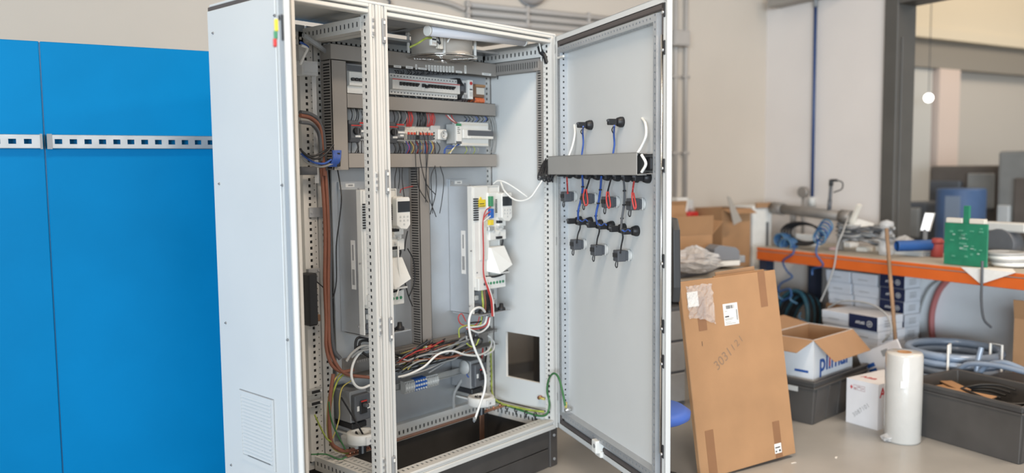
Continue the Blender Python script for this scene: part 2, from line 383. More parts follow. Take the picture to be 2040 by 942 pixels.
# plinth
pl = part(MB().box(XL+.01, XR-.012, .015, .03, .0, .098).box(XL+.01, XR-.012, .015, .03, .103, .199), 'plinth_panel', PLINTH, enc, bevel=.003)
part(MB().box(XL+.01, XL+.025, .03, DP-.02, 0, .199), 'plinth_panel', PLINTH, enc); part(MB().box(XR-.03, XR-.015, .03, DP-.02, 0, .199), 'plinth_panel', PLINTH, enc)
part(MB().box(XL+.01, XR-.012, DP-.035, DP-.02, 0, .199), 'plinth_panel', PLINTH, enc)
for x in (XR-.06, XM-.03, XL+.005):
    o = part(MB().box(x, x+.06, .006, .05, 0, .2), 'plinth_corner', PLINTH, enc, bevel=.004)
    for z in (.04, .165): part(MB().cyl((x+.03, .007, z), (x+.03, .001, z), .008, n=8), 'bolt', MGREY, o)
# hinges on the front of the frame
def hinge(x, z, par=enc):
    o = part(MB().box(x-.009, x+.009, -.005, .002, z-.05, z+.05, 0), 'hinge', MGREY, par, bevel=.003)
    for dz in (-.032, .032): part(MB().box(x-.005, x+.005, -.010, -.005, z+dz-.007, z+dz+.007), 'hinge_knuckle', WHITE, o, bevel=.002)
for px, py in ((768, 62), (777, 362), (781, 655), (788, 930)):
    hinge(XM+.026, at_y(px, py, 0).z)
for px, py in ((739, 53), (751, 362), (757, 650), (764, 930)):
    p = at_y(px, py, 0); o = part(MB().box(XM-.036, XM-.022, -.003, .004, p.z-.04, p.z+.04), 'lock_catch', LGREY, enc, bevel=.002)
    part(MB().box(XM-.034, XM-.024, -.006, -.002, p.z+.02, p.z+.032).box(XM-.034, XM-.024, -.006, -.002, p.z-.032, p.z-.02).box(XM-.034, XM-.024, -.006, -.002, p.z-.005, p.z+.005), 'catch_pin', MGREY, o)
for py in (98, 480, 790):
    z = at_y(1108, py, 0).z
    o = part(MB().cyl((.012, -.012, z-.055), (.012, -.012, z+.055), .009, n=10), 'hinge', CHROME, enc)
    part(MB().box(-.012, .012, -.014, .0, z-.022, z+.022), 'hinge_leaf', ZINC, o, bevel=.002)
# ---- wide door, open, built in its own turned frame
WD = 1.067
door = part(MB().box(-WD, -.004, -.020, -.0175, ZB+.005, ZT-.003)
            .box(-WD, -WD+.003, -.020, .006, ZB+.005, ZT-.003).box(-.007, -.004, -.020, .006, ZB+.005, ZT-.003)
            .box(-WD, -.004, -.020, .006, ZT-.006, ZT-.003).box(-WD, -.004, -.020, .006, ZB+.005, ZB+.008)
            .box(-WD, -WD+.022, .003, .006, ZB+.005, ZT-.003).box(-.026, -.004, .003, .006, ZB+.005, ZT-.003)
            .box(-WD, -.004, .003, .006, ZT-.028, ZT-.003).box(-WD, -.004, .003, .006, ZB+.005, ZB+.03), 'door', PAINT, enc, rz=DA,
            label='wide right door swung open with wired buttons on its inside')
zi0, zi1, xi0, xi1 = ZB+.03, ZT-.028, -WD+.022, -.026
part(MB().box(xi0, xi1, -.010, .004, zi1-.024, zi1).box(xi0, xi1, -.010, .004, zi0, zi0+.024).box(xi0, xi0+.02, -.010, .004, zi0, zi1).box(xi1-.02, xi1, -.010, .004, zi0, zi1), 'gasket', GASKET, door, bevel=.004)
fx0, fx1, fz0, fz1 = -1.02, -.072, .29, 2.135
STR = [(.007, 0, 0, 0, 0), (.012, .0275, .008, .008, .02), (.007, 0, 0, 0, 0)]
part(MB().post(fx1-.026, fx1, -.0175, .022, fz0, fz1, {'+y': STR, '-x': STR}), 'door_rail', [GALV, SHADE_LINER], door)
part(MB().post(fx0, fx0+.026, -.0175, .022, fz0, fz1, {'+y': STR, '+x': STR}), 'door_rail', [GALV, SHADE_LINER], door)
part(MB().post(fx0+.026, fx1-.026, -.0175, .022, fz1-.03, fz1, {'+y': STR, '-z': STR}, 'x'), 'door_rail', [GALV, SHADE_LINER], door)
part(MB().post(fx0+.026, fx1-.026, -.0175, .022, fz0-.01, fz0+.02, {'+y': STR}, 'x'), 'door_rail', [GALV, SHADE_LINER], door)
part(MB().box(xi0+.02, fx0, -.0175, -.006, zi0, zi1).box(fx0, fx1, -.0175, -.004, zi0+.024, fz0-.012), 'inner_rim', GALV, door)
p = at_door(1190, 888, .02)
st = part(MB().box(p.x-.022, p.x+.022, -.004, .04, p.z-.03, p.z+.03).box(p.x-.03, p.x+.03, -.004, .02, p.z-.05, p.z-.02), 'door_stop', WHITE, door, bevel=.006, bseg=2)
part(MB().cyl((p.x-.008, .041, p.z+.005), (p.x-.008, .0395, p.z+.005), .010, n=12), 'stop_recess', MGREY, door)
part(MB().box(-.16, -.085, .022, .034, 2.075, 2.085), 'stay_pin', WHITE, door, bevel=.003)
for py in (20, 95, 330, 520, 650, 720, 900):
    z = at_door(1325, py, 0).z
    part(MB().box(-WD+.006, -WD+.02, .004, .010, z-.028, z+.028), 'lock_slot', BLACK, door, bevel=.003)
    part(MB().cyl((-WD+.016, .008, z-.01), (-WD+.016, .016, z-.01), .006, n=10), 'lock_roller', ZINC, door)
lr = part(MB().cyl((-WD+.03, .008, .4), (-WD+.03, .008, 2.05), .005, n=8), 'lock_rod', CHROME, door)
# ---- narrow door, opened towards the camera
A2 = math.radians(-121)
ld = part(MB().box(.004, .44, -.016, -.0135, ZB+.005, ZT-.003).box(.437, .44, -.016, .004, ZB+.005, ZT-.003).box(.004, .007, -.016, .004, ZB+.005, ZT-.003)
          .box(.004, .44, -.016, .004, ZT-.006, ZT-.003).box(.004, .44, -.016, .004, ZB+.005, ZB+.008).box(.42, .44, .001, .004, ZB+.005, ZT-.003), 'door', PAINT, enc, rz=A2, loc=(XL, -.004, 0),
          label='narrow left door swung open and seen on its edge')
z = 1.98
hd = part(MB().box(.418, .434, -.024, -.016, z-.03, z+.05), 'door_handle', BLACK, ld, bevel=.003, bseg=2)

# ================================================================ INSIDE THE CABINET
def wy(pts, r, m, label, group=None, cat='cable', name='cable', n=6, sub=5):
    return wire([at_y(*p) for p in pts], r, m, label, cat, group, name, n, sub)
YP, YD = .4392, .36                                     # mounting plate, front of the ducts
# ---------------- wiring ducts
DS = [(.012, 0, 0, 0, 0), (.056, .0125, .006, .05, .006), (.012, 0, 0, 0, 0)]
def duct(name, label, x0, x1, z0, z1, axis, y0=YD, y1=YP, cover=True):
    t = thing(name, label, 'cable duct', (x0, y1, z0)); L = Vector((x0, y1, z0))
    a = MB()
    if axis == 'x': a.post(x0+.001, x1-.001, y0+.003, y1, z0+.002, z1-.002, {'+z': DS, '-z': DS}, 'x')
    else: a.post(x0+.002, x1-.002, y0+.003, y1, z0+.001, z1-.001, {'+x': DS, '-x': DS}, 'z')
    if not cover:                                      # lid taken off: only back, floor and the comb on top
        a = MB().perf((x0, y0, z1), (1, 0, 0), (0, 1, 0), (0, 0, 1), x1-x0, y1-y0, DS).box(x0, x1, y1-.003, y1, z0, z1).box(x0, x1, y0, y1, z0, z0+.003)
        n = int((x1-x0)/.0125)
        for i in range(n): a.box(x0+i*.0125, x0+i*.0125+.0065, y0, y0+.002, z1-.012, z1)
    part(a.xf(Matrix.Translation(-L)), 'slotted_body', [DUCTD, SHADE_LINER], t)
    if cover:
        c = MB().box(x0, x1, y0, y0+.004, z0, z1)
        if axis == 'x': c.box(x0, x1, y0, y0+.012, z1-.002, z1).box(x0, x1, y0, y0+.012, z0, z0+.002)
        else: c.box(x0, x0+.002, y0, y0+.012, z0, z1).box(x1-.002, x1, y0, y0+.012, z0, z1)
        part(c.xf(Matrix.Translation(-L)), 'cover', DUCT, t)
    return t
dU = duct('cable_duct', 'topmost horizontal grey cable duct carrying the row of paper labels', -1.103, -.055, 2.023, 2.092, 'x')
dM = duct('cable_duct', 'horizontal grey cable duct between the breaker row and the relay row', -1.022, -.064, 1.818, 1.883, 'x')
dL = duct('cable_duct', 'horizontal grey cable duct just below the relay row', -1.022, -.062, 1.553, 1.620, 'x')
duct('cable_duct', 'upright grey cable duct along the left edge of the mounting plate', -1.103, -1.023, 1.545, 2.021, 'z')
duct('cable_duct', 'upright grey cable duct running down between the two drives', -.608, -.543, .686, 1.552, 'z')
duct('cable_duct', 'lowest horizontal grey cable duct, open and overflowing with wires', -1.03, -.062, .60, .682, 'x', cover=False)
tg = [(100, 140, 210, 186), (275, 152, 380, 200), (414, 130, 440, 208), (452, 175, 582, 216), (560, 140, 580, 178), (600, 140, 628, 226), (643, 144, 672, 232), (685, 146, 715, 236), (727, 148, 756, 240), (768, 150, 798, 244), (810, 153, 840, 246), (854, 156, 885, 248), (897, 158, 927, 250), (940, 156, 972, 252), (998, 222, 1088, 262), (1122, 144, 1152, 268), (1378, 252, 1508, 300)]
for i, (a, b, c, d) in enumerate(tg):
    p = at_y(770+a/7.248, 110+b/7.248, YD); q = at_y(770+c/7.248, 110+d/7.248, YD); mx, mz = (p.x+q.x)/2, (p.z+q.z)/2; L = dU.location
    w, h = abs(q.x-p.x)/2, abs(p.z-q.z)/2
    w = max(w-.0005, .004)
    mb = MB().box(-w, w, -.0015, 0, -h, h)
    if w > h: mb.box(-w*.6, w*.6, -.0018, -.0014, -h*.25, h*.2, 1)
    else: mb.box(-w*.25, w*.2, -.0018, -.0014, -h*.6, h*.6, 1)
    part(mb, 'label_tag', [PAPER, GREYINK], dU, loc=(mx-L.x, YD-L.y, mz-L.z))
# ---------------- DIN rails
def din(x0, x1, z, y, label):
    solo(MB().box(x0, x1, y, y+.001, z-.0125, z+.0125).box(x0, x1, y-.0075, y+.001, z-.0135, z-.0125).box(x0, x1, y-.0075, y+.001, z+.0125, z+.0135)
         .box(x0, x1, y-.0075, y-.0065, z+.0125, z+.0175).box(x0, x1, y-.0075, y-.0065, z-.0175, z-.0125).box(x0+.05, x1-.05, y+.001, YP, z-.012, z+.012), 'din_rail', ZINC, label, 'mounting rail')
din(-1.01, -.075, 1.945, .432, 'steel mounting rail behind the row of circuit breakers')
din(-1.01, -.09, 1.715, .432, 'steel mounting rail behind the red relays')
# ---------------- circuit breakers
x0b, pw = -.768, .437/22
def breaker(kind):
    t = thing('circuit_breaker', '', 'circuit breaker')
    w = pw-.0006
    prof = [(.424, -.048), (.372, -.048), (.372, -.027), (.352, -.024), (.352, .024), (.372, .027), (.372, .048), (.424, .048)]
    mb = MB().prism(prof, (0, 1, 0), (0, 0, 1), (1, 0, 0), (0, 0, 0), w)
    mb.box(0, w, .3715, .3735, .019, .0225, 1) if False else mb.box(0, w, .3512, .353, .0185, .0225, 1)
    for z in (-.038, .038): mb.cyl((w/2, .3725, z), (w/2, .3712, z), .0036, n=8, m=2)
    part(mb, 'body', [mat('breaker_grey', (.64, .63, .60), .45), RED, DGREY], t)
    if kind:
        s = kind
        part(MB().prism([(.352, -.007), (.352, .010*1), (.338, .009*s), (.338, .004*s)] if s > 0 else [(.352, -.010), (.352, .007), (.338, -.004), (.338, -.009)], (0, 1, 0), (0, 0, 1), (1, 0, 0), (w*.12, 0, .0), w*.76), 'toggle', BLACK, t)
    return t
ORD = 'first second third fourth fifth sixth seventh eighth ninth tenth eleventh twelfth thirteenth fourteenth fifteenth sixteenth seventeenth eighteenth nineteenth twentieth twenty-first twenty-second'.split()
kinds = {0: 0, 1: 1, -1: -1}; protos = {}
for i in range(22):
    k = 0 if i in (0, 1, 8, 20, 21) else (-1 if i == 10 else 1)
    if k not in protos: b = protos[k] = breaker(k)
    else: b = dup(protos[k], (0, 0, 0))
    b.location = (x0b+i*pw, 0, 1.9425)
    b['label'] = {1: 'narrow circuit breaker with toggle up, %s module from the left in the long row', -1: 'the one narrow circuit breaker whose toggle points down, %s module in the row', 0: 'narrow module without toggle, %s from the left in the long breaker row'}[k] % ORD[i]
    b['group'] = 'breaker row on the upper rail'
t = thing('main_breaker', 'white four-pole circuit breaker at the left end of the upper rail', 'circuit breaker', (-1.012, YP, 1.885))
part(MB().prism([(-.008, 0), (-.068, 0), (-.068, .03), (-.085, .034), (-.085, .092), (-.068, .096), (-.068, .122), (-.008, .122)], (0, 1, 0), (0, 0, 1), (1, 0, 0), (0, 0, 0), .088), 'body', WHITE, t)
part(MB().box(.001, .087, -.070, -.055, .097, .123), 'terminal_cover', DGREY, t)
for i in range(4):
    part(MB().box(.006+i*.021, .022+i*.021, -.100, -.085, .052, .066), 'toggle', BLACK, t, bevel=.003)
# right hand end of the breaker row
t = thing('end_module', 'black stepped end module right of the breaker row', 'module', (-.329, YP, 1.893))
part(MB().prism([(-.008, 0), (-.06, 0), (-.075, .02), (-.085, .03), (-.085, .075), (-.07, .09), (-.06, .108), (-.008, .108)], (0, 1, 0), (0, 0, 1), (1, 0, 0), (0, 0, 0), .030), 'body', BLACK, t, bevel=.002)
part(MB().box(.004, .026, -.088, -.085, .04, .066), 'front_plate', DGREY, t)
t = thing('timer_relay', 'slim grey relay module with dark front window', 'relay', (-.298, YP, 1.900))
part(MB().box(0, .03, -.075, -.008, 0, .09), 'body', LGREY, t, bevel=.002); part(MB().box(.008, .020, -.077, -.074, .028, .078), 'window', DGREY, t); part(MB().box(.004, .026, -.079, -.075, .004, .02), 'terminal', MGREY, t)
t = thing('control_relay', 'narrow white relay module with a red round emblem', 'relay', (-.267, YP, 1.898))
part(MB().box(0, .032, -.085, -.008, 0, .096), 'body', WHITE, t, bevel=.002); part(MB().cyl((.017, -.0852, .079), (.017, -.087, .079), .009, n=16), 'emblem', RED, t); part(MB().box(.008, .026, -.0865, -.085, .045, .051), 'marking', INK, t); part(MB().box(.006, .026, -.0865, -.085, .012, .035), 'terminal', LGREY, t)
t = thing('small_transformer', 'brown control transformer with white label at the right end of the upper rail', 'transformer', (-.222, YP, 1.912))
BROWNP = mat('brown_resin', (.20, .115, .07), .5, noise=.08, nscale=20)
part(MB().box(0, .098, -.06, -.008, 0, .068), 'core', BROWNP, t, bevel=.003); part(MB().box(.036, .092, -.064, -.06, .016, .05), 'label_plate', IVORY, t); part(MB().box(.03, .098, -.066, -.06, .054, .066), 'top_bracket', CARD, t)
t = thing('terminal_strip', 'bright orange plug-in terminals below the brown transformer', 'terminal block', (-.19, YP, 1.884))
part(MB().box(.0, .07, -.055, -.0, .0, .027), 'strip', ORANGE, t, bevel=.002)
for i in range(5): part(MB().box(.004+i*.013, .013+i*.013, -.063, -.055, .004, .02), 'plug', ORANGE, t, bevel=.002)
# ---------------- second rail
def motor_breaker(x, label):
    t = thing('motor_breaker', label, 'motor breaker', (x, YP, 1.668))
    part(MB().prism([(-.008, 0), (-.065, 0), (-.078, .02), (-.078, .078), (-.062, .082), (-.062, .098), (-.008, .098)], (0, 1, 0), (0, 0, 1), (1, 0, 0), (0, 0, 0), .056), 'body', DGREY, t, bevel=.002)
    part(MB().box(.001, .055, -.0795, -.077, .072, .0765), 'red_stripe', RED, t)
    k = part(MB().cyl((.026, -.078, .05), (.026, -.092, .05), .0165, .015, n=18), 'rotary_knob', BLACK, t); part(MB().box(.024, .028, -.0945, -.092, .036, .064), 'grip', DGREY, k)
    part(MB().box(.022, .05, -.0805, -.078, .022, .031), 'label_plate', PAPER, t)
motor_breaker(-1.004, 'dark grey motor breaker with black rotary knob beside the upright left duct')
motor_breaker(-.789, 'dark grey motor breaker with black rotary knob just right of the middle posts')
def fuse_holder(x, label):
    t = thing('fuse_switch', label, 'fuse holder', (x, YP, 1.676))
    part(MB().box(0, .046, -.062, -.008, 0, .082), 'body', MGREY, t, bevel=.002)
    part(MB().box(.003, .043, -.072, -.062, .056, .070), 'cover', DGREY, t); part(MB().box(.002, .044, -.070, -.062, .038, .047), 'label_strip', PAPER, t); part(MB().box(.0, .046, -.064, -.06, .076, .083), 'red_stripe', RED, t)
    for i in range(4): part(MB().box(.005+i*.010, .011+i*.010, -.064, -.062, .008, .018), 'clamp', BLACK, t)
    part(MB().box(.018, .040, -.066, -.062, .024, .033), 'label_plate', PAPER, t)
fuse_holder(-.944, 'grey fuse holder with red top edge next to the leftmost motor breaker')
fuse_holder(-.728, 'grey fuse holder with white label strip left of the red relays')
rl = None
for i in range(9):
    if rl is None or i == 3:
        t = thing('interface_relay', '', 'relay')
        part(MB().prism([(-.008, 0), (-.05, 0), (-.05, .012), (-.07, .016), (-.07, .04), (-.055, .044), (-.055, .062), (-.044, .064), (-.044, .078), (-.008, .078)], (0, 1, 0), (0, 0, 1), (1, 0, 0), (0, 0, 0), .0175), 'socket', [IVORY], t)
        part(MB().box(.001, .0165, -.078, -.0702, .014, .036), 'relay_body', BLACK if i == 3 else DGREY, t, bevel=.001)
        if i != 3: part(MB().box(.002, .0155, -.076, -.0702, .0365, .049), 'release_lever', RED, t, bevel=.002); part(MB().cyl((.009, -.0761, .042), (.009, -.078, .042), .0035, n=8), 'lamp', ORANGE, t)
        if rl is None: rl = t
    else: t = dup(rl, (0, 0, 0))
    t.location = (-.672+i*.0186, YP, 1.672)
    t['label'] = 'plain black slim relay without red lever among the red-topped relays' if i == 3 else 'slim interface relay with red release lever, %s from the left in the relay row' % ORD[i]
    t['group'] = 'interface relays on the lower rail'
t = thing('service_socket', 'light grey rail-mounted mains socket right of the red relays', 'socket', (-.502, YP, 1.672))
part(MB().box(0, .062, -.055, -.008, 0, .086), 'base', LGREY, t, bevel=.002)
f = part(MB().box(.026, .082, -.080, -.05, .016, .068), 'socket_body', WHITE, t, bevel=.004)
part(MB().lathe([(.006, 0), (.018, 0), (.02, -.004), (.02, -.006)], (.056, -.084, .042), (0, 1, 0), 20), 'socket_ring', LGREY, t)
for dz in (-.008, .008): part(MB().cyl((.056, -.0795, .042+dz), (.056, -.085, .042+dz), .003, n=8), 'pin_hole', BLACK, t)
for i in range(3): part(MB().box(.014, .021, -.057, -.055, .018+i*.014, .026+i*.014), 'clamp', BLACK, t)
solo(MB().box(0, .022, -.05, -.008, 0, .022).box(.004, .018, -.054, -.05, .004, .018), 'terminal_stop', GREEN, 'small green end clamp right of the mains socket', 'clamp', bevel=.002, loc=(-.415, YP, 1.704))
t = thing('power_supply', 'slim white power supply with a plain grey side left of the wide controller', 'power supply', (-.357, YP, 1.672))
part(MB().box(0, .042, -.075, -.008, 0, .098), 'housing', LGREY, t, bevel=.002); part(MB().box(.002, .040, -.082, -.075, .01, .088), 'front', WHITE, t, bevel=.002)
part(MB().box(.006, .036, -.083, -.074, .088, .1), 'terminal', GREEN, t); part(MB().box(.006, .036, -.083, -.074, -.002, .01), 'terminal', DGREY, t)
for i in range(4): part(MB().box(.008, .008+(.018, .012, .02, .014)[i], -.0828, -.082, .05+i*.009, .053+i*.009), 'marking', INK, t)
t = thing('logic_controller', 'wide white programmable controller with dark grey display strip', 'controller', (-.314, YP, 1.660))
part(MB().prism([(-.008, 0), (-.07, 0), (-.07, .036), (-.09, .038), (-.09, .084), (-.07, .086), (-.07, .122), (-.008, .122)], (0, 1, 0), (0, 0, 1), (1, 0, 0), (0, 0, 0), .204), 'housing', WHITE, t, bevel=.002)
part(MB().box(.03, .216, -.094, -.088, .052, .080), 'display_strip', DGREY, t, bevel=.001); part(MB().box(.03, .216, -.094, -.086, .038, .051), 'lower_strip', WHITE, t, bevel=.001)
for i in range(9): part(MB().box(.05+i*.018, .062+i*.018, -.0955, -.094, .041, .046), 'indicator', IVORY, t)
for z in (.006, .106): part(MB().box(.01, .196, -.073, -.07, z, z+.009), 'terminal_flap', IVORY, t)
# ---------------- thin wires between ducts and devices
random.seed(11)
CN = {}
for _m, _n in ((BLACKW, 'black'), (DGREY, 'dark grey'), (GREYW, 'pale grey'), (MGREY, 'mid grey'), (REDW, 'red'), (BLUEW, 'blue'), (YELW, 'yellow'), (BROWNW, 'brown'), (WHITEW, 'white'), (YGW, 'yellow-green'), (GREENW, 'green')): CN[_m.name] = _n
def drop(px0, px1, n, ya, yb, cols, label, group, Ya=.385, Yb=.39, spread=3):
    for i in range(n):
        x = px0+(px1-px0)*(i+.5)/n; m = cols[i % len(cols)] if not callable(cols) else cols(i)
        a = at_y(x+random.uniform(-spread, spread), ya, Ya); b = at_y(x, yb, Yb); mid = (a+b)/2+Vector((random.uniform(-.01, .01), -.012, 0))
        wire([a, mid, b], .0022, m, CN[m.name]+' '+label, 'wire', group, 'wire', 5, 3)
drop(696, 728, 7, 214, 244, [BLACKW, GREYW, BLACKW], 'thin wire dropping into the leftmost motor breaker', 'wires above the left motor breaker')
drop(697, 728, 6, 279, 309, [BLACKW], 'thin wire leaving the leftmost motor breaker downwards', 'wires below the left motor breaker')
drop(783, 808, 7, 219, 247, [BLACKW, DGREY, GREYW], 'thin wire above the fuse holder by the middle posts', 'wires above the fuse holder')
drop(809, 820, 9, 221, 252, [REDW], 'wire in the left bright bundle above the relays', 'left red wire bundle', spread=1.5)
drop(829, 849, 10, 222, 252, [BLACKW], 'wire between the two red wire bundles', 'black wires above the relays')
drop(850, 864, 10, 223, 252, [REDW], 'wire in the right bright bundle above the relays', 'right red wire bundle', spread=1.5)
drop(783, 806, 7, 284, 308, [BLACKW, DGREY], 'wire below the fuse holder by the middle posts', 'wires below the fuse holder')
drop(806, 862, 20, 281, 307, [BLUEW, REDW, BLACKW, BLUEW, YELW, BROWNW, GREYW], 'thin wire below the relay row', 'wires below the relays', spread=2)
drop(864, 875, 2, 282, 306, [BLACKW], 'wire, one of two below the mains socket', 'wires below the mains socket')
drop(921, 970, 11, 232, 243, [BLACKW, BLUEW, BLACKW, GREYW], 'short wire above the wide controller', 'wires above the controller')
drop(921, 955, 4, 291, 307, [YGW, GREYW], 'thin wire below the wide controller', 'wires below the controller')
drop(782, 912, 40, 140, 149, [BLACKW, DGREY], 'short wire entering the breaker tops', 'wires above the breakers', Ya=.39, Yb=.40, spread=2)
drop(784, 914, 34, 190, 200, [BLACKW, GREYW, DGREY], 'short wire leaving the breaker bottoms', 'wires below the breakers', Ya=.39, Yb=.40, spread=3)
drop(916, 942, 5, 193, 204, [BLACKW], 'wire below the relay modules', 'wires below the relay modules')
for i, (a, b, c) in enumerate((((888, 229), (897, 238), (908, 246)), ((892, 229), (900, 238), (911, 246)), ((899, 229), (903, 238), (912, 247)))):
    wy([(*a, .385), (*b, .37), (*c, .38)], .0025, [REDW, WHITEW, REDW][i], 'red and white wires slanting into the power supply top', 'wires above the power supply', 'wire', 'wire')
for i, pts in enumerate((((884, 306), (887, 296), (900, 295), (912, 287)), ((886, 307), (890, 292), (905, 291), (915, 288)), ((897, 306), (904, 293), (911, 287)), ((893, 306), (903, 297), (909, 287)))):
    wy([(*p, .375) for p in pts], .0025, [BLUEW, BLUEW, WHITEW, YELW][i], 'blue and white wires curling below the power supply', 'wires below the power supply', 'wire', 'wire')
for pts in (((973, 232), (978, 255), (979, 285), (976, 304)), ((977, 231), (983, 255), (984, 285), (980, 304)), ((980, 230), (987, 252), (987, 280), (983, 304))):
    wy([(*p, .40) for p in pts], .004, GREYW, 'grey cables passing right of the wide controller', 'grey cables by the controller')
# black wires hanging loose over the lower duct
for pts in (((830, 262), (828, 285), (828, 320), (833, 370), (852, 403)), ((835, 262), (836, 290), (838, 322), (849, 365), (868, 388)),
            ((842, 262), (848, 290), (849, 322), (851, 380), (869, 432)), ((851, 262), (853, 290), (851, 322), (848, 360), (848, 403)),
            ((867, 330), (859, 351), (860, 385), (862, 425)), ((866, 331), (869, 352), (868, 385), (857, 427)), ((877, 331), (884, 358), (881, 395), (876, 425)),
            ((791, 333), (787, 352), (787, 375)), ((795, 333), (796, 352), (794, 376)), ((802, 333), (801, 355), (806, 398))):
    wy([(x, y, .345) for x, y in pts], .0022, BLACKW, 'loose black wire hanging over the duct below the relays', 'loose black wires in front of the duct', 'wire', 'wire')
wy([(797, 384, .36), (800, 377, .35), (812, 373, .36), (822, 371, .37)], .0025, REDW, 'single red wire curving from left drive to upright duct', cat='wire', name='wire')
# ---------------- the two drives
def make_drive(X0, label):
    z0 = .812; t = thing('motor_drive', label, 'drive', (X0, YP, z0))
    def lc(px, py, Y=.26):                              # measured on the right-hand drive
        p = at_y(px, py, Y); return p.x+.34, p.z-z0
    def r(a, b, c, d, Y): x0, z1 = lc(a, b, Y); x1, z0_ = lc(c, d, Y); return x0, x1, z0_, z1
    W, H = .205, .645
    part(MB().box(0, W, -.140, -.001, 0, H), 'heat_sink_case', GALV, t)
    o = part(MB().box(.0, .14, -.012, -.001, H, H+.034), 'mounting_flange', GALV, t)
    part(MB().box(.035, .085, -.0135, -.012, H+.010, H+.026).box(.05, .076, -.0138, -.0134, H+.014, H+.021, 1), 'flange_label', [PAPER, GREYINK], o)
    part(MB().cyl((.012, -.0125, H+.017), (.012, -.016, H+.017), .006, n=8), 'screw', ZINC, o)
    part(MB().box(-.0012, 0, -.118, -.088, .2, .42).box(-.0016, -.001, -.112, -.094, .22, .29, 1).box(-.0016, -.001, -.108, -.098, .33, .40, 1), 'rating_label', [PAPER, GREYINK], t)
    part(MB().box(-.004, .004, -.172, -.140, 0, H).box(W-.003, W, -.165, -.140, .15, H).box(0, W, -.165, -.140, H-.004, H), 'side_rim', WHITE, t, bevel=.001)
    c = part(MB().box(.004, .105, -.180, -.140, .135, H-.004).box(.105, W-.003, -.160, -.140, .135, H-.004).box(.035, .105, -.186, -.180, .27, .52), 'front_cover', WHITE, t, bevel=.004, bseg=2)
    part(MB().box(.10, .104, -.184, -.178, .15, .6), 'cover_seam', MGREY, c)
    sl = None
    x0, x1, za, zb = r(944, 394.6, 953.5, 440, .254)
    for i in range(10):
        z = za+(zb-za)*(i+.3)/10
        if sl is None: sl = part(MB().box(0, x1-x0, -.0066, 0, 0, .0062), 'vent_slot', BLACK, c, loc=(x0, -.180, z))
        else: share(sl, c, (x0, -.180, z))
    x0, x1, za, zb = r(953.5, 398, 967, 412, .254)
    y = part(MB().box(x0, x1, -.1872, -.180, za, zb).prism([(0, 0), (.016, 0), (.008, .014)], (1, 0, 0), (0, 0, 1), (0, -1, 0), (x0+.008, -.180, zb), .0066), 'warning_label', YELLOW, t)
    part(MB().box(x0+.004, x1-.01, -.1876, -.187, (za+zb)/2-.004, (za+zb)/2).box(x0+.004, x1-.006, -.1876, -.187, za+.004, za+.007), 'label_print', INK, y)
    for px, py in ((937, 369), (938, 500), (950, 543), (963, 500), (935, 610)):
        x, z = lc(px, py, .26); part(MB().cyl((x, -.178, z), (x, -.183, z), .004, n=8), 'screw', MGREY, c)
    # control board with plug-in terminals
    x0, x1, za, zb = r(972, 384, 1004, 476, .25)
    b = part(MB().box(x0, x1, -.190, -.158, za+.02, zb).box(x0, x1+.008, -.198, -.158, za, za+.05).box(x0+.06, x1, -.205, -.19, za+.07, zb), 'control_unit', WHITE, t, bevel=.003)
    for (a, bb, cc, d, mm, nm) in ((975, 391, 981, 411, GREEN, 'green_terminal'), (975, 416, 982, 434, BLUE, 'blue_terminal'), (974.5, 438, 981.5, 448, YELLOW, 'yellow_terminal'), (972, 452, 983, 458, ZINC, 'clamp'), (991, 439, 999, 444, BLACK, 'connector'), (988, 471, 999, 475, BLACK, 'connector')):
        q = r(a, bb, cc, d, .24); part(MB().box(q[0], q[1], -.207, -.188, q[2], q[3]), nm, mm, t, bevel=.001)
    for i in range(9):
        q = r(986.5, 397+i*3.1, 990.5, 398.6+i*3.1, .235); part(MB().box(q[0], q[1], -.2065, -.204, q[2], q[3]), 'vent_slit', BLACK, t)
    for (a, bb) in ((984, 460), (992, 452), (999, 456), (994, 464)):
        x, z = lc(a, bb, .24); part(MB().box(x-.006, x+.006, -.204, -.19, z-.006, z+.006), 'jumper', LGREY, t, bevel=.001)
    # operator panel
    x0, x1, za, zb = r(999.5, 384.5, 1020.5, 440, .2)
    pts = [(x0, za+.02), (x0+.02, za+.004), (x1-.02, za), (x1, za+.02), (x1, zb-.006), (x1-.006, zb), (x0+.006, zb), (x0, zb-.006)]
    k = part(MB().prism(pts, (1, 0, 0), (0, 0, 1), (0, -1, 0), (0, -.205, 0), .035), 'operator_panel', WHITE, t, bevel=.003)
    part(MB().box(x0+.004, x1-.004, -.242, -.24, zb-.066, zb-.018), 'display', SCREEN, k)
    for i in (-1, 0, 1):
        for j in (-1, 0, 1):
            if (i == 0 or j == 0 or abs(i)+abs(j) == 1) or j == 1:
                part(MB().box((x0+x1)/2+i*.021-.005, (x0+x1)/2+i*.021+.005, -.2425, -.24, za+.042+j*.017-.004, za+.042+j*.017+.004), 'key', LGREY, k, bevel=.001)
    # lower flap, folded forward
    x0, x1, za, zb = r(971, 493, 1008, 543, .24)
    fl = MB().add([(x0, -.16, zb), (x1-.01, -.16, zb), (x1-.012, -.20, zb), (x0+.03, -.195, zb-.005), (x0, -.165, za+.02), (x1-.02, -.16, za+.0), (x1+.0, -.245, za+.045), (x0+.055, -.235, za+.005)],
                  [(0, 1, 2, 3), (3, 2, 6, 7), (0, 3, 7, 4), (1, 5, 6, 2), (4, 7, 6, 5), (0, 4, 5, 1)])
    part(fl, 'terminal_flap', WHITE, t)
    part(MB().box(x0+.06, x1-.014, -.236, -.2, za+.004, za+.012), 'flap_edge', LGREY, t)
    part(MB().tube([(x1-.03, -.17, zb+.05), (x1-.012, -.19, zb+.03), (x1-.022, -.19, zb-.005)], .005, 6, 5), 'ribbon_cable', BLACKW, t)
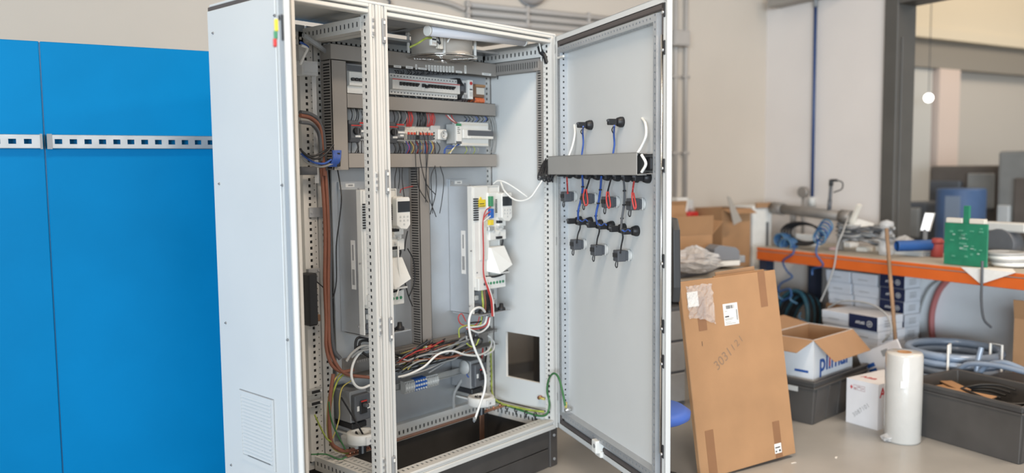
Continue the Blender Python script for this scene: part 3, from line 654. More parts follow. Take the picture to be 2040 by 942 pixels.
    part(MB().tube([(x0-.01, -.185, za-.006), (x0+.04, -.20, za-.012), (x0+.09, -.21, za-.006), (x1-.004, -.215, za+.012)], .005, 6, 5), 'cable_loop', BLACKW, t)
    # power terminals
    x0, x1, za, zb = r(963, 550, 1009, 571, .235)
    tb = part(MB().box(x0-.03, x1, -.200, -.14, za, zb-.008), 'power_terminals', WHITE, t, bevel=.003)
    for i in range(7):
        x = x0+.012+i*(x1-x0-.02)/6.6; part(MB().cyl((x, -.1995, (za+zb)/2-.006), (x, -.202, (za+zb)/2-.006), .0075, n=10), 'terminal_screw', GREEN if i else DGREY, tb)
    part(MB().box(.1, .17, -.165, -.14, .03, .14).box(.112, .15, -.172, -.165, .085, .108, 1).box(.14, .16, -.18, -.165, .035, .06, 1), 'filter_plate', [LGREY, MGREY], t, bevel=.002)
    for i in range(3): part(MB().box(.022, .05, -.16, -.14, .02+i*.045, .045+i*.045), 'clamp_bridge', DGREY if i != 1 else LGREY, t, bevel=.003)
    # bottom gland plate with black seals
    g = part(MB().box(-.002, W+.03, -.21, -.02, -.008, -.003), 'gland_plate', GALV, t)
    for i, (x, y) in enumerate(((.06, -.17), (.105, -.18), (.15, -.17), (.195, -.18))):
        part(MB().lathe([(.0, .034), (.01, .034), (.013, .016), (.02, .012), (.023, -.006), (.0, -.01)], (x, y, -.002), (0, 0, 1), 14), 'gland_seal', BLACK, g)
    # power leads below the terminals
    for i, (x, mm) in enumerate(((.05, YGW), (.068, BROWNW), (.085, BLACKW), (.10, BLACKW), (.115, GREYW))):
        part(MB().tube([(x+.012, -.17, .16), (x, -.182, .10), (x+.01, -.178, .04), (x+.012, -.17, -.02)], .0055, 7, 5), 'power_lead', mm, t)
    return t
drvR = make_drive(-.34, 'white frequency drive with small display on the right of the mounting plate')
drvL = dup(drvR, (-1.03, YP, .812), label='white frequency drive half hidden behind the middle posts')
for i, (dx, m) in enumerate(((0, REDW), (2.0, REDW), (4, WHITEW))):
    wy([(977, 412+i*9, .235), (967-dx*.2, 421+i*9, .23), (962+dx*.3, 445, .235), (963+dx*.4, 500, .238), (963+dx*.5, 545, .235), (971+dx, 575, .22), (978+dx, 600, .215), (980+dx, 630, .22)], .003, m, ['red wire running down the front of the right drive from its green plug', 'second red wire down the right drive from its blue plug', 'white wire down the right drive beside the red ones'][i])
wy([(793, 480, .22), (794, 520, .215), (797, 560, .21), (790, 590, .21)], .004, WHITEW, 'white cable down the front of the left drive')
for i, pts in enumerate((((812, 460), (808, 480), (806, 500)), ((812, 495), (824, 520), (826, 560), (815, 590)), ((806, 560), (814, 590), (822, 610)))):
    wy([(x, y, .32) for x, y in pts], .003, BLACKW, 'thin black lead curling beside the left drive and upright duct', 'black leads beside the left drive')
# white cables from the right drive to the door
wy([(983, 366, .25), (992, 360, .22), (1006, 363, .18), (1025, 374, .15), (1042, 386, .12), (1050, 392, .11)], .004, WHITEW, 'upper white cable arching from the right drive towards the door')
wire([at_y(997, 361, .25), at_y(1005, 380, .2), at_y(1022, 396, .15), at_y(1040, 400, .10), at_y(1058, 392, .05), at_y(1072, 372, .02), at_y(1080, 360, .01)], .0045, WHITEW, 'lower white cable sagging from the right drive to the black bundle at the hinge')
# ---------------- fan under the roof
FC = Vector((-.53, .268, 0)); t = thing('roof_fan', 'round metal fan with wire guard hanging under the cabinet roof', 'fan', (FC.x, FC.y, 2.064))
part(MB().lathe([(.150, .010), (.146, .016), (.146, .112), (.154, .124)], n=40), 'housing', mat('fan_metal', (.55, .50, .44), .5, .3, noise=.05), t)
part(MB().box(-.17, .17, -.17, .17, .124, .130), 'mounting_frame', GALV, t)
part(MB().lathe([(.05, .02), (.05, .10), (.0, .10)], n=20).lathe([(.0, .02), (.05, .02)], n=20), 'motor_hub', DGREY, t)
for k in range(5):
    a = 2*math.pi*k/5; ca, sa = math.cos(a), math.sin(a)
    part(MB().add([(ca*.05-sa*.0, sa*.05+ca*.0, .04), (ca*.135+sa*.04, sa*.135-ca*.04, .035), (ca*.135-sa*.05, sa*.135+ca*.05, .085), (ca*.05-sa*.03, sa*.05+ca*.03, .085)], [(0, 1, 2, 3)]).add([(ca*.05, sa*.05, .043), (ca*.135+sa*.04, sa*.135-ca*.04, .038), (ca*.135-sa*.05, sa*.135+ca*.05, .088), (ca*.05-sa*.03, sa*.05+ca*.03, .088)], [(3, 2, 1, 0)]), 'fan_blade', DGREY, t)
gd = MB()
for R in (.168, .150, .125, .10, .075, .05):
    gd.tube([(R*math.cos(2*math.pi*k/36), R*math.sin(2*math.pi*k/36), .0 if R < .16 else .006) for k in range(37)], .0032 if R > .16 else .0018, 6, spline=False)
for k in range(4):
    a = math.pi/4+k*math.pi/2; gd.tube([(.04*math.cos(a), .04*math.sin(a), .0), (.168*math.cos(a), .168*math.sin(a), .005)], .003, 6, spline=False)
part(gd, 'wire_guard', CHROME, t)
for k in range(4):
    a = math.pi*.28+k*math.pi/2; x, y = .158*math.cos(a), .158*math.sin(a)
    part(MB().box(x-.006, x+.006, y-.006, y+.006, .0, .122).box(x-.008, x+.008, y-.012, y+.012, .11, .124), 'guard_bracket', WHITE, t, bevel=.002)
p = at_y(865, 96, .11); q = p-Vector((FC.x, FC.y, 2.064))
cb = part(MB().box(q.x-.018, q.x+.018, -.158, -.142, .028, .10), 'terminal_block', WHITE, t, bevel=.003)
for k in range(4): part(MB().box(q.x-.011, q.x+.011, -.160, -.1575, .036+k*.016, .043+k*.016), 'clamp', BLACK if k else ZINC, cb)
part(MB().box(q.x+.03, q.x+.062, -.152, -.135, .02, .10).cyl((q.x+.046, -.152, .03), (q.x+.046, -.155, .03), .012, n=12), 'junction_cover', IVORY, t, bevel=.003)
part(MB().tube([(q.x+.02, -.156, .05), (q.x+.03, -.165, .04), (q.x+.024, -.16, .08), (q.x+.034, -.16, .115)], .004, 6, 5), 'lead', BLACKW, t)
part(MB().tube([(q.x+.045, -.158, .10), (q.x+.07, -.168, .122), (q.x+.095, -.168, .09), (q.x+.08, -.16, .05)], .004, 6, 5), 'lead', WHITEW, t)
part(MB().tube([(q.x-.016, -.158, .06), (q.x-.05, -.16, .055), (q.x-.09, -.15, .03), (q.x-.12, -.13, .012)], .005, 6, 5), 'lead', YGW, t)
# ---------------- lamp under the front edge of the roof
a, b = at_y(853, 61, .076), at_y(1043, 82.5, .076); L = a.copy(); d = b-a
t = thing('cabinet_lamp', 'long white tube lamp mounted just inside the top front rail', 'lamp', L)
part(MB().cyl(Vector(), d, .0225, n=18), 'diffuser', mat('lamp_diffuser', (.80, .80, .84), .35, trans=.15), t)
[part(MB().cyl(d*e0, d*e1, .0235, n=18), 'end_cap', WHITE, t) for e0, e1 in ((-.012, .004), (.996, 1.01))]; part(MB().bar(d*.02+Vector((0, .012, .02)), d*.98+Vector((0, .012, .02)), .03, .012), 'lamp_rail', ZINC, t)
wy([(1073, 82, .05), (1077, 100, .06), (1079, 130, .075)], .004, WHITEW, 'short white lead from lamp into the narrow upright duct')
# ---------------- small ducts on the right side panel
t = thing('side_duct', 'short slotted duct under the roof along the right side panel', 'cable duct', (-.05, .07, 2.034))
part(MB().post(0, .044, 0, .36, 0, .06, {'-x': [(.012, 0, 0, 0, 0), (.036, .0155, .007, .032, .01), (.012, 0, 0, 0, 0)]}, 'y'), 'slotted_body', [DUCTD, SHADE_LINER], t)
t = thing('side_duct', 'narrow upright slotted duct beside the right front post', 'cable duct', (-.036, .058, 1.50))
part(MB().post(0, .03, 0, .042, 0, .58, {'-x': [(.008, 0, 0, 0, 0), (.030, .0125, .0065, .022, .006), (.004, 0, 0, 0, 0)]}, 'z'), 'slotted_body', [DUCTD, SHADE_LINER], t)
solo(MB().tube([at_x(1075, 92, -.04), at_x(1079, 104, -.035), at_x(1086, 112, -.03), at_x(1090, 126, -.03)], .014, 10, 6), 'corrugated_sleeve', BLACK, 'black sleeve bending from the roof duct into the upright duct', 'sleeve')
wy([(993, 115, .40), (993, 135, .38), (991, 158, .39)], .003, BLACKW, 'single black cable tail hanging above the right side panel', cat='wire', name='wire')
# black tangle at the hinge, leading to the door
t = thing('cable_bundle', 'tangle of black wires beside the hinge of the wide door', 'cable bundle', at_x(1090, 345, -.02))
random.seed(3); o = Vector(t.location); mb = MB()
hub = at_door(1104, 345, .05); hubw = DX*hub.x+DN*hub.y+Vector((0, 0, hub.z))
for k in range(16):
    px = 1076+k*1.8
    P = [at_x(1089, 316+random.uniform(-4, 4), -.025)-o, at_x(px+random.uniform(-4, 4), 335, -.08)-o, at_x(px-3+random.uniform(-4, 6), 352+random.uniform(0, 10), -.10)-o, at_x(1096+random.uniform(-4, 8), 352+random.uniform(-6, 4), -.06)-o]
    part(MB().tube(P, .0035, 5, 5), 'black_wire', BLACKW, t)
part(MB().tube([at_x(1089, 322, -.02)-o, at_x(1086, 340, -.05)-o, hubw-o], .014, 8, 6), 'sleeve', BLACK, t)

# ---------------- lower part: terminals, main switches, current transformers
din(-1.0, -.235, .488, .425, 'steel mounting rail low on the back panel carrying the blue terminals')
tb = None
for i in range(14):
    x = -.705+i*.0158; kind = 'blue' if 4 <= i <= 8 else 'grey'
    m = BLUE if kind == 'blue' else LGREY
    if kind not in (tb or {}):
        tb = tb or {}
        t = thing('rail_terminal', '', 'terminal block')
        part(MB().prism([(-.004, -.032), (-.035, -.030), (-.045, -.012), (-.045, .012), (-.035, .030), (-.004, .032)], (0, 1, 0), (0, 0, 1), (1, 0, 0), (0, 0, 0), .0145), 'body', m, t, bevel=.001)
        for z in (-.02, .02): part(MB().cyl((.0072, -.040, z), (.0072, -.046, z), .005, n=8), 'clamp_screw', ZINC if kind == 'grey' else WHITE, t)
        part(MB().box(.002, .0125, -.0475, -.045, -.005, .005), 'marker', PAPER, t); tb[kind] = t
    else: t = dup(tb[kind], (0, 0, 0))
    t.location = (x, .4235, .486)
    t['label'] = ('blue' if kind == 'blue' else 'light grey')+' rail terminal, %s from the left on the lowest rail' % ORD[i]
    t['group'] = 'terminals on the lowest rail'
def main_switch(x, label, ctl, disc):
    t = thing('power_switch', label, 'main switch', (x, .499, .40))
    part(MB().box(0, .092, -.145, -.001, 0, .146), 'housing', MGREY, t, bevel=.004)
    part(MB().box(.002, .090, -.178, -.145, .012, .132), 'front', DGREY, t, bevel=.005)
    part(MB().box(.026, .066, -.186, -.178, .045, .105), 'escutcheon', BLACK, t, bevel=.003)
    part(MB().box(.036, .056, -.215, -.186, .078, .094), 'toggle_lever', DGREY, t, bevel=.004)
    part(MB().box(.012, .024, -.180, -.1775, .06, .082), 'label_plate', PAPER, t); part(MB().box(.030, .062, -.1875, -.1855, .100, .106), 'red_mark', RED, t)
    part(MB().box(.062, .085, -.181, -.1775, .062, .084), 'white_mark', PAPER, t)
    part(MB().box(.004, .088, -.15, -.02, -.03, -.001), 'terminal_shroud', BLACK, t, bevel=.004)
    for k in range(3): part(MB().tube([(.02+k*.026, -.12, -.03), (.016+k*.014, -.17, -.045), (.006+k*.014, -.199, -.08), (.006+k*.014, -.199, -.13)], .0065, 7, 5), 'lead', BLACKW if k != 1 else MGREY, t)
    if disc:
        part(MB().lathe([(0, .0), (.036, 0), (.036, .008), (.0, .008)], (-.006, -.11, .112), (-1, 0, 0), 24), 'side_disc', LGREY, t)
    c = thing('current_transformer', ctl, 'transformer', (x+.02, .30, .325))
    R, r, h = .066, .040, .045
    part(MB().lathe([(r, 0), (R, 0), (R+.003, .004), (R+.003, h-.004), (R, h), (r, h), (r, 0)], n=36), 'ring', WHITE, c)
    part(MB().box(-.03, .03, -R-.008, -R+.01, .004, h-.006), 'nameplate', PAPER, c, bevel=.002)
    part(MB().box(-.012, .012, R-.01, .196, .012, .020), 'bracket', WHITE, c)
    part(MB().box(-.014, -.004, -R-.0095, -R-.008, .016, .026), 'marking', GREYINK, c)
main_switch(-.285, 'grey moulded power switch on the right above a white ring', 'white ring current transformer below the right power switch', True)
main_switch(-1.055, 'dark grey moulded power switch at the lower left behind the posts', 'white ring current transformer below the left power switch', False)
t = thing('cable_entry_box', 'pale plastic cable entry behind the left power switch', 'box', at_y(722, 868, .33)); part(MB().box(-.05, .04, -.02, .10, -.05, -.002), 'body', LGREY, t, bevel=.01, bseg=2); part(MB().box(-.03, .03, -.03, .06, 0, .03), 'lid', WHITE, t, bevel=.01, bseg=2)
# copper bar and its upright
t = thing('copper_busbar', 'long bare copper bar running along the cabinet floor', 'busbar', (-1.10, .33, .268))
part(MB().box(0, 1.06, -.012, .012, -.004, .004), 'bar', COPPER, t, bevel=.001)
for i in range(9): part(MB().cyl((.02+i*.022, 0, .004), (.02+i*.022, 0, .013), .007, n=6), 'bolt', COPPER, t)
for i in range(4): part(MB().cyl((.86+i*.05, 0, .004), (.86+i*.05, 0, .012), .007, n=6), 'bolt', COPPER, t)
part(MB().box(.855, .885, -.004, .004, -.16, -.005), 'upright', COPPER, t, bevel=.001)
# ---------------- cables in the lower half
G1 = 'wires heaped on the lowest duct'
random.seed(5)
cols = [BLACKW, GREYW, BLACKW, DGREY, BROWNW, BLACKW, DGREY, MGREY, YELW, BLACKW, DGREY, REDW]
for i in range(54):
    x0 = 780+random.uniform(-4, 14)+i*.5; y0 = 715+random.uniform(-10, 28); x1 = 850+random.uniform(0, 95); y1 = 690+random.uniform(-10, 22)
    Y = .34-random.uniform(0, .05); m = cols[i % len(cols)]
    wy([(x0, y0, Y), (x0+(x1-x0)*.35, y0+(y1-y0)*.35+random.uniform(-9, 9), Y-.02), (x0+(x1-x0)*.7, y0+(y1-y0)*.7+random.uniform(-9, 9), Y-.015), (x1, y1-6, Y+.03)], random.choice((.0028, .0035, .0045)), m, CN[m.name]+' wire in the tangle on the lowest duct', G1)
for pts, m in ((((843, 690), (837, 705), (825, 722), (802, 736)), YELW), (((849, 689), (846, 712), (830, 720), (812, 718), (795, 712)), WHITEW), (((853, 689), (862, 705), (858, 722), (846, 728)), REDW), (((858, 688), (868, 700), (866, 716), (852, 724)), REDW), (((866, 690), (872, 705), (868, 712)), REDW),
               (((812, 736), (832, 712), (840, 700), (847, 690)), YELW), (((925, 700), (905, 715), (880, 722), (850, 736), (800, 752)), GREYW)):
    wy([(x, y, .29) for x, y in pts], .0038, m, {id(YELW): 'yellow wire looping down from the foot of the upright duct', id(WHITEW): 'thin white wire curling left from the foot of the upright duct', id(REDW): 'red wire loop under the foot of the upright duct', id(GREYW): 'pale grey cable slanting under the lowest duct'}[id(m)], 'wire loops under the upright duct')
wy([(793, 751, .27), (815, 745, .25), (845, 730, .23), (872, 706, .22), (900, 699, .22), (925, 706, .23), (950, 708, .25), (970, 700, .30), (979, 685, .34), (977, 668, .38)], .0055, WHITEW, 'thick white cable snaking across the lowest duct to the right')
wy([(972, 668, .38), (984, 682, .36), (982, 698, .33), (966, 707, .30)], .005, WHITEW, 'short white cable loop at the right end of the lowest duct')
wy([(966, 621, .20), (960, 614, .18), (950, 613, .17), (939, 622, .165), (934, 642, .165), (937, 668, .165), (947, 698, .16), (959, 725, .155), (967, 750, .15), (965, 778, .15), (956, 806, .15), (946, 836, .15)], .0062, WHITEW, 'long thick white cable hanging in a loop below the right drive', n=8)
p = at_y(945, 836, .15); solo(MB().cyl((0, 0, -.006), (0, 0, .012), .009, .007, n=10).cyl((0, 0, -.012), (-.003, 0, -.006), .004, n=8), 'cable_end', MGREY, 'cut grey end tip of the hanging white cable', 'cable end', loc=p)
for i, (pts, m, r) in enumerate(((((956, 628), (950, 645), (935, 650), (918, 645), (913, 632), (920, 625), (928, 640)), REDW, .003), (((960, 630), (955, 648), (930, 648), (915, 655), (915, 672)), YGW, .004),
                                ((( 970, 630), (965, 645), (950, 650), (930, 652)), WHITEW, .005), (((976, 632), (972, 650), (955, 662), (935, 655)), WHITEW, .005), (((974, 632), (968, 648), (950, 655), (930, 655)), REDW, .004),
                                (((962, 628), (958, 640), (944, 642), (932, 644)), BLACKW, .004), (((955, 672), (948, 688), (938, 690), (930, 684)), YGW, .004), (((945, 672), (960, 675), (957, 685), (945, 690)), BLACKW, .005))):
    wy([(x, y, .25) for x, y in pts], r, m, ['red wire ring below the right drive', 'yellow-green earth wire curving below the right drive', 'white cable bending left below the right drive', 'lower white cable bending left below the right drive', 'red wire beside the white cables below the right drive', 'black wire just below the gland plate of the right drive', 'yellow-green wire loop beside the lowest duct', 'black wire loop at the right of the lowest duct'][i])
t = thing('cable_tie_bundle', 'grey bundle of tied wire ends below the right drive', 'cable bundle', at_y(932, 663, .3))
for k in range(7): a = k*.9; part(MB().tube([(.03*math.cos(a), -.02, .03*math.sin(a)), (.05*math.cos(a+1), -.035, .04*math.sin(a+1)), (.03*math.cos(a+2.2), -.02, .03*math.sin(a+2.2))], .005, 6, 5), 'wire_loop', [GREYW, BLACKW, DGREY][k % 3], t)
for k, (dx, dy) in enumerate(((0, 0), (4, -3), (9, 4))):
    wy([(925+dx, 672+dy, .33), (900+dx, 690+dy, .31), (880+dx, 715+dy, .30), (845+dx, 738+dy, .30)], .006, MGREY, 'dark grey flat cable slanting from right drive to the lowest duct', 'dark grey slanting cables')
for k in range(4):
    wy([(948+k*7, 690, .40), (945+k*8, 705, .41), (940+k*9, 722, .42)], .005, [BLACKW, GREYW, REDW, BLACKW][k], 'short upright wires between lowest duct and right power switch', 'wires above the right power switch')
wy([(926, 748, .42), (915, 765, .43), (905, 785, .44), (904, 812, .45)], .009, GREYW, 'grey sheathed cable bending down the back panel left of the right power switch')
wy([(929, 742, .38), (932, 750, .37), (940, 751, .36), (945, 744, .36)], .003, BLUEW, 'small blue wire loop on the side of the right power switch')
# earth wires at the bottom right
wire([at_x(977, 680, -.068), at_x(979, 740, -.068), at_x(981, 785, -.064), at_x(998, 803, -.064), at_x(1028, 811, -.064), at_x(1058, 817, -.064), at_x(1083, 820, -.064)], .006, YGW, 'yellow-green earth cable running down and along the lower right side rail')
wire([at_x(988, 800, -.064), at_x(1013, 809, -.064), at_x(1043, 819, -.064), at_x(1072, 828, -.064), at_x(1088, 826, -.064), at_x(1094, 812, -.06), at_x(1094, 798, -.04), at_x(1090, 780, -.05), at_x(1092, 760, -.06), at_x(1098, 747, -.09), at_x(1106, 744, -.10), at_x(1114, 755, -.12), at_x(1121, 782, -.14), at_x(1126, 808, -.15)], .0055, GREENW, 'dark green earth cable arching from side rail over the hinge to the door')
p = at_door(1127.5, 812, .03); pw_ = DX*p.x+DN*p.y+Vector((0, 0, p.z))
t = thing('earth_lug', 'yellow sleeved cable lug at the lower hinge corner of the door', 'cable lug', pw_, DA); part(MB().cyl((0, 0, .0), (0, 0, .028), .007, n=8), 'sleeve', YELW, t); part(MB().cyl((0, -.03, -.012), (0, .006, -.012), .009, n=8), 'stud', ZINC, t)
p = at_x(1085, 795, -.025); t = thing('earth_lug', 'yellow sleeved cable lug on the right side panel near the front post', 'cable lug', p)
part(MB().cyl((0, -.0, 0), (0, .035, 0), .006, n=8), 'sleeve', YELW, t); part(MB().cyl((-.002, .04, 0), (.022, .04, 0), .010, n=8), 'stud', COPPER, t)
tie = None
for px, py in ((1000, 806), (1012, 811), (1030, 816), (1050, 822), (1068, 826)):
    p = at_x(px-2, py, -.064)
    if tie is None: tie = solo(MB().lathe([(.011, -.003), (.013, -.003), (.013, .003), (.011, .003), (.011, -.003)], axis=(0, 1, 0), n=10).box(-.003, .003, -.002, .002, -.026, -.012), 'cable_tie', BLACK, 'black cable tie around the earth cables on the lower right rail', 'cable tie', 'cable ties along the right rail', loc=p)
    else: dup(tie, p)
# ---------------- narrow left bay
def vpath(pts, r, m, label, group=None, n=8): return wy(pts, r, m, label, group, n=n)
vpath([(640, 335, .40), (645, 400, .40), (648, 470, .40), (647, 560, .40), (650, 640, .39), (650, 690, .38), (660, 725, .36), (680, 740, .34), (705, 736, .32)], .0082, BROWNW, 'outer thick red-brown cable running down the left bay')
vpath([(648, 340, .395), (652, 400, .395), (655, 480, .395), (654, 560, .395), (655, 640, .385), (657, 690, .37), (668, 722, .35), (690, 745, .33), (740, 752, .30)], .0078, BROWNW, 'inner thick red-brown cable running down the left bay to the posts')
vpath([(598, 224, .33), (618, 228, .34), (634, 240, .37), (644, 270, .39), (648, 320, .40), (652, 380, .41), (657, 480, .41), (658, 600, .40), (664, 690, .38), (678, 715, .36)], .010, DGREY, 'thick dark grey cable sweeping in at the left and down the left bay')
vpath([(598, 230, .31), (620, 236, .33), (637, 255, .36), (642, 300, .385), (646, 350, .39)], .009, BROWNW, 'short thick brown cable entering the left bay beside the door edge')
vpath([(598, 243, .30), (622, 248, .32), (636, 270, .36), (640, 320, .38)], .008, DGREY, 'lower dark cable entering the left bay beside the door edge')
for i, pts in enumerate((((600, 300), (615, 312), (632, 316), (650, 305), (664, 288)), ((600, 306), (622, 322), (645, 326), (660, 318)), ((600, 312), (615, 325), (640, 332), (662, 326)), ((598, 296), (608, 308), (628, 310), (652, 298)))):
    vpath([(x, y, .33+i*.01) for x, y in pts], .005, [BLACKW, BLUEW, GREYW, BLACKW][i], ['black cable sagging across the left bay towards the slotted duct', 'blue cable sagging across the left bay', 'grey cable sagging lowest across the left bay', 'second black cable sagging across the left bay'][i])
t = thing('blue_wire_bundle', 'blue bunched wires at the foot of the upright left duct', 'cable bundle', at_y(665, 318, .355))
for k in range(8): part(MB().tube([(-.03+k*.006, 0, -.03), (-.012+k*.005, -.012, .0), (-.004+k*.006, .0, .04)], .004, 6, 5), 'blue_lead', BLUEW, t)
part(MB().box(.012, .03, -.01, .03, -.03, .03), 'connector', BLACK, t, bevel=.003)
solo(MB().box(-.06, .02, -.012, .012, -.018, .018), 'cross_bar', DGREY, 'dark grey cross bar in the left bay under the sagging cables', 'bar', bevel=.003, loc=at_y(622, 340, .40))
solo(MB().box(-.03, .045, -.002, .006, -.022, .022).cyl((-.02, -.006, 0), (-.02, 0, 0), .006, n=8), 'steel_clip', GALV, 'flat galvanised clip bridging the rear posts in the left bay', 'clip', loc=at_y(628, 423, .445), bevel=.001)
solo(MB().box(-.03, .03, -.01, .012, -.008, .012).cyl((.018, -.016, .002), (.018, -.01, .002), .005, n=8), 'steel_clip', MGREY, 'small dark clip on the rear post above the fuse switch', 'clip', loc=at_y(624, 540, .43), bevel=.002)
t = thing('upright_fuse_switch', 'black upright fuse switch with cream label strip in the left bay', 'fuse switch', at_y(616, 592, .43))
part(MB().box(-.035, .012, -.05, .018, -.12, .11), 'body', BLACK, t, bevel=.006); part(MB().box(.014, .04, -.005, .018, -.07, .10), 'label_strip', IVORY, t, bevel=.002); part(MB().box(.012, .044, -.02, .018, -.11, -.08), 'foot', BROWNP, t, bevel=.003)
solo(MB().box(-.010, .010, -.001, .001, -.26, .26), 'clear_channel', mat('clear_plastic', (.8, .82, .84), .15, alpha=.35), 'strip of clear plastic channel standing in front of the left bay rear post', 'plastic strip', loc=at_y(628, 245, .40))
solo(MB().box(-.05, .03, -.03, .03, -.03, .03).box(-.045, .025, -.034, -.03, -.02, .02), 'clear_box', mat('clear_plastic'  , (.8, .82, .84), .15, alpha=.35), 'small clear plastic box high up in the left bay', 'box', bevel=.004, loc=at_y(614, 137, .38))
# corner gusset of light sheet metal near the top of the left bay
a, b, c = at_y(602, 67, .36), at_y(640, 72, .42), at_y(640, 97, .42)
solo(MB().add([a, b, c, a+Vector((0, .004, 0)), b+Vector((0, .004, 0)), c+Vector((0, .004, 0))], [(0, 2, 1), (3, 4, 5), (0, 1, 4, 3), (1, 2, 5, 4), (2, 0, 3, 5)]), 'corner_gusset', FRAME, 'triangular sheet metal gusset near the top of the left bay', 'bracket')
solo(MB().bar(at_y(604, 70, .34), at_y(662, 112, .42), .012, .016), 'brace_strip', GALV, 'slanting grey strip from gusset to the top duct', 'brace')
for i, pts in enumerate((((600, 90), (612, 96), (606, 110), (598, 128)), ((598, 84), (608, 90), (614, 95)))):
    vpath([(x, y, .32) for x, y in pts], .006, [WHITEW, BLUEW][i], ['white cable end near the top of the left bay', 'blue cable end near the top of the left bay'][i])
for py, lab in ((780, 'upper of two galvanised door catches low on the rear post'), (803, 'lower of two galvanised door catches low on the rear post')):
    t = thing('catch_bracket', lab, 'bracket', at_y(626, py, .44)); part(MB().box(-.034, .036, -.012, .010, -.012, .014), 'plate', ZINC, t, bevel=.002); part(MB().box(-.02, .026, -.016, -.012, -.004, .008), 'slot', BLACK, t); part(MB().cyl((.024, -.020, .004), (.024, -.012, .004), .006, n=8), 'screw', CHROME, t)
for i, (pts, m, r) in enumerate(((((682, 738), (668, 755), (656, 785), (652, 830), (654, 870), (664, 893), (685, 902), (712, 903)), YELW, .0035), (((690, 740), (672, 760), (660, 800), (656, 850), (660, 885), (680, 900), (700, 903)), YGW, .0045), (((700, 758), (682, 772), (676, 800), (676, 830), (668, 860), (658, 882)), YELW, .003),
                                (((664, 745), (658, 790), (656, 840), (660, 880), (672, 893), (690, 898), (735, 888)), BROWNW, .009), (((655, 800), (660, 835), (672, 865), (688, 895)), GREENW, .0035), (((627, 826), (638, 850), (650, 872), (660, 880)), YGW, .0035), (((680, 792), (700, 825), (725, 868), (745, 900)), BLACKW, .004),
                                (((620, 905), (650, 905), (675, 915), (690, 910)), GREENW, .0035))):
    vpath([(x, y, .36-.01*i) for x, y in pts], r, m, ['yellow wire curving down to the copper bar in the left bay', 'yellow-green earth cable curving down to the copper bar', 'thin yellow wire loop beside the left power switch', 'brown cable bending along the left bay floor', 'thin green wire crossing the cable bend in the left bay', 'yellow-green wire from the rear post to the cable bend', 'black wire slanting past the left power switch', 'green wire lying on the left bay floor rail'][i], n=6)
for i, pts in enumerate((((742, 688), (720, 690), (700, 705), (690, 720)), ((742, 694), (715, 700), (700, 712)), ((742, 690), (722, 698), (706, 718), (700, 745), (706, 765), (720, 773), (742, 765)))):
    vpath([(x, y, .27+i*.01) for x, y in pts], .006, [GREYW, GREYW, WHITEW][i], ['upper pale grey cable bending behind the posts', 'lower pale grey cable bending behind the posts', 'white cable making a big loop behind the posts'][i])
for i, pts in enumerate((((708, 695), (709, 680), (716, 672), (742, 674)), ((716, 695), (717, 682), (726, 678), (742, 680)), ((742, 715), (720, 700), (712, 690)))):
    vpath([(x, y, .30) for x, y in pts], .006, BLACKW, 'black motor cable below the left drive', 'black cables below the left drive')
vpath([(672, 335, .42), (678, 370, .40), (680, 400, .38), (676, 440, .39), (670, 490, .41), (670, 560, .41), (662, 595, .41), (652, 580, .40), (630, 560, .42)], .0028, BLACKW, 'thin black cable dangling down the left bay from the upper duct', n=6)
# ---------------- things on the open door
def dw(px, py, o): p = at_door(px, py, o); return DX*p.x+DN*p.y+Vector((0, 0, p.z))
OI = -.0172                                            # inside face of the door sheet
def dthing(name, label, cat, px, py, group=None):
    p = at_door(px, py, OI); return thing(name, label, cat, DX*p.x+DN*p.y+Vector((0, 0, p.z)), DA, group)
# duct on the door
p0 = at_door(1092, 313, .075); p1 = at_door(1268, 347, .075); pe = at_door(1301, 345, .0)
za, zb = p1.z, p0.z; xa, xb = p1.x, min(p0.x, -.01)
t = thing('door_duct', 'grey cable duct screwed across the inside of the open door', 'cable duct', (0, 0, 0), DA)
part(MB().box(-.99, -.102, OI+.001, OI+.004, za, zb).box(-.99, -.102, OI+.001, .045, za, za+.003).box(-.99, -.102, OI+.001, .045, zb-.003, zb), 'base', DUCTD, t)
part(MB().box(xa, xb, .072, .076, za-.004, zb+.004).box(xa, xb, .03, .076, zb+.001, zb+.004).box(xa, xb, .03, .076, za-.004, za-.001), 'cover', mat('duct_cover_light', (.36, .35, .33), .5, noise=.03), t)
part(MB().tube([(xa-.005, .055, zb-.006), (xa-.03, .05, (za+zb)/2), (xa-.006, .055, za+.008)], .006, 8, 6), 'cable_end', WHITEW, t)
part(MB().box(pe.x+.02, xa-.03, .01, .03, za+.015, zb-.015), 'inner_cables', BLACK, t, bevel=.008, bseg=2)
# contact blocks: one builder, then copies with their own labels
blk = None
def block(px, py, label, group=None):
    global blk
    if blk is None:
        t = blk = dthing('push_button', label, 'push button', px, py, group)
        part(MB().lathe([(0, 0), (.023, 0), (.023, .010), (.018, .026), (.013, .030), (0, .030)], axis=(0, 1, 0), n=18), 'collar', BLACK, t)
        part(MB().box(-.011, .011, .030, .070, -.013, .013), 'contact_block', BLACK, t, bevel=.003)
        part(MB().box(-.008, .008, .070, .073, .002, .010), 'terminal', DGREY, t); part(MB().cyl((.0125, .05, .004), (.0105, .05, .004), .0035, n=8), 'clamp_screw', ZINC, t)
        return t
    p = at_door(px, py, OI); return dup(blk, DX*p.x+DN*p.y+Vector((0, 0, p.z)), label=label, group=group)
block(1178, 249, 'black push button back at the upper left of the open door'); block(1240, 243, 'black push button back at the upper right of the open door')
for i, (px, py) in enumerate(((1157, 439.7), (1178, 441.5), (1198, 447), (1221, 450), (1244, 455), (1270, 459.7))):
    b = block(px, py, ['left', 'right'][i % 2]+' one of the '+['first', 'second', 'third'][i//2]+' pair of black push button backs below the door duct')
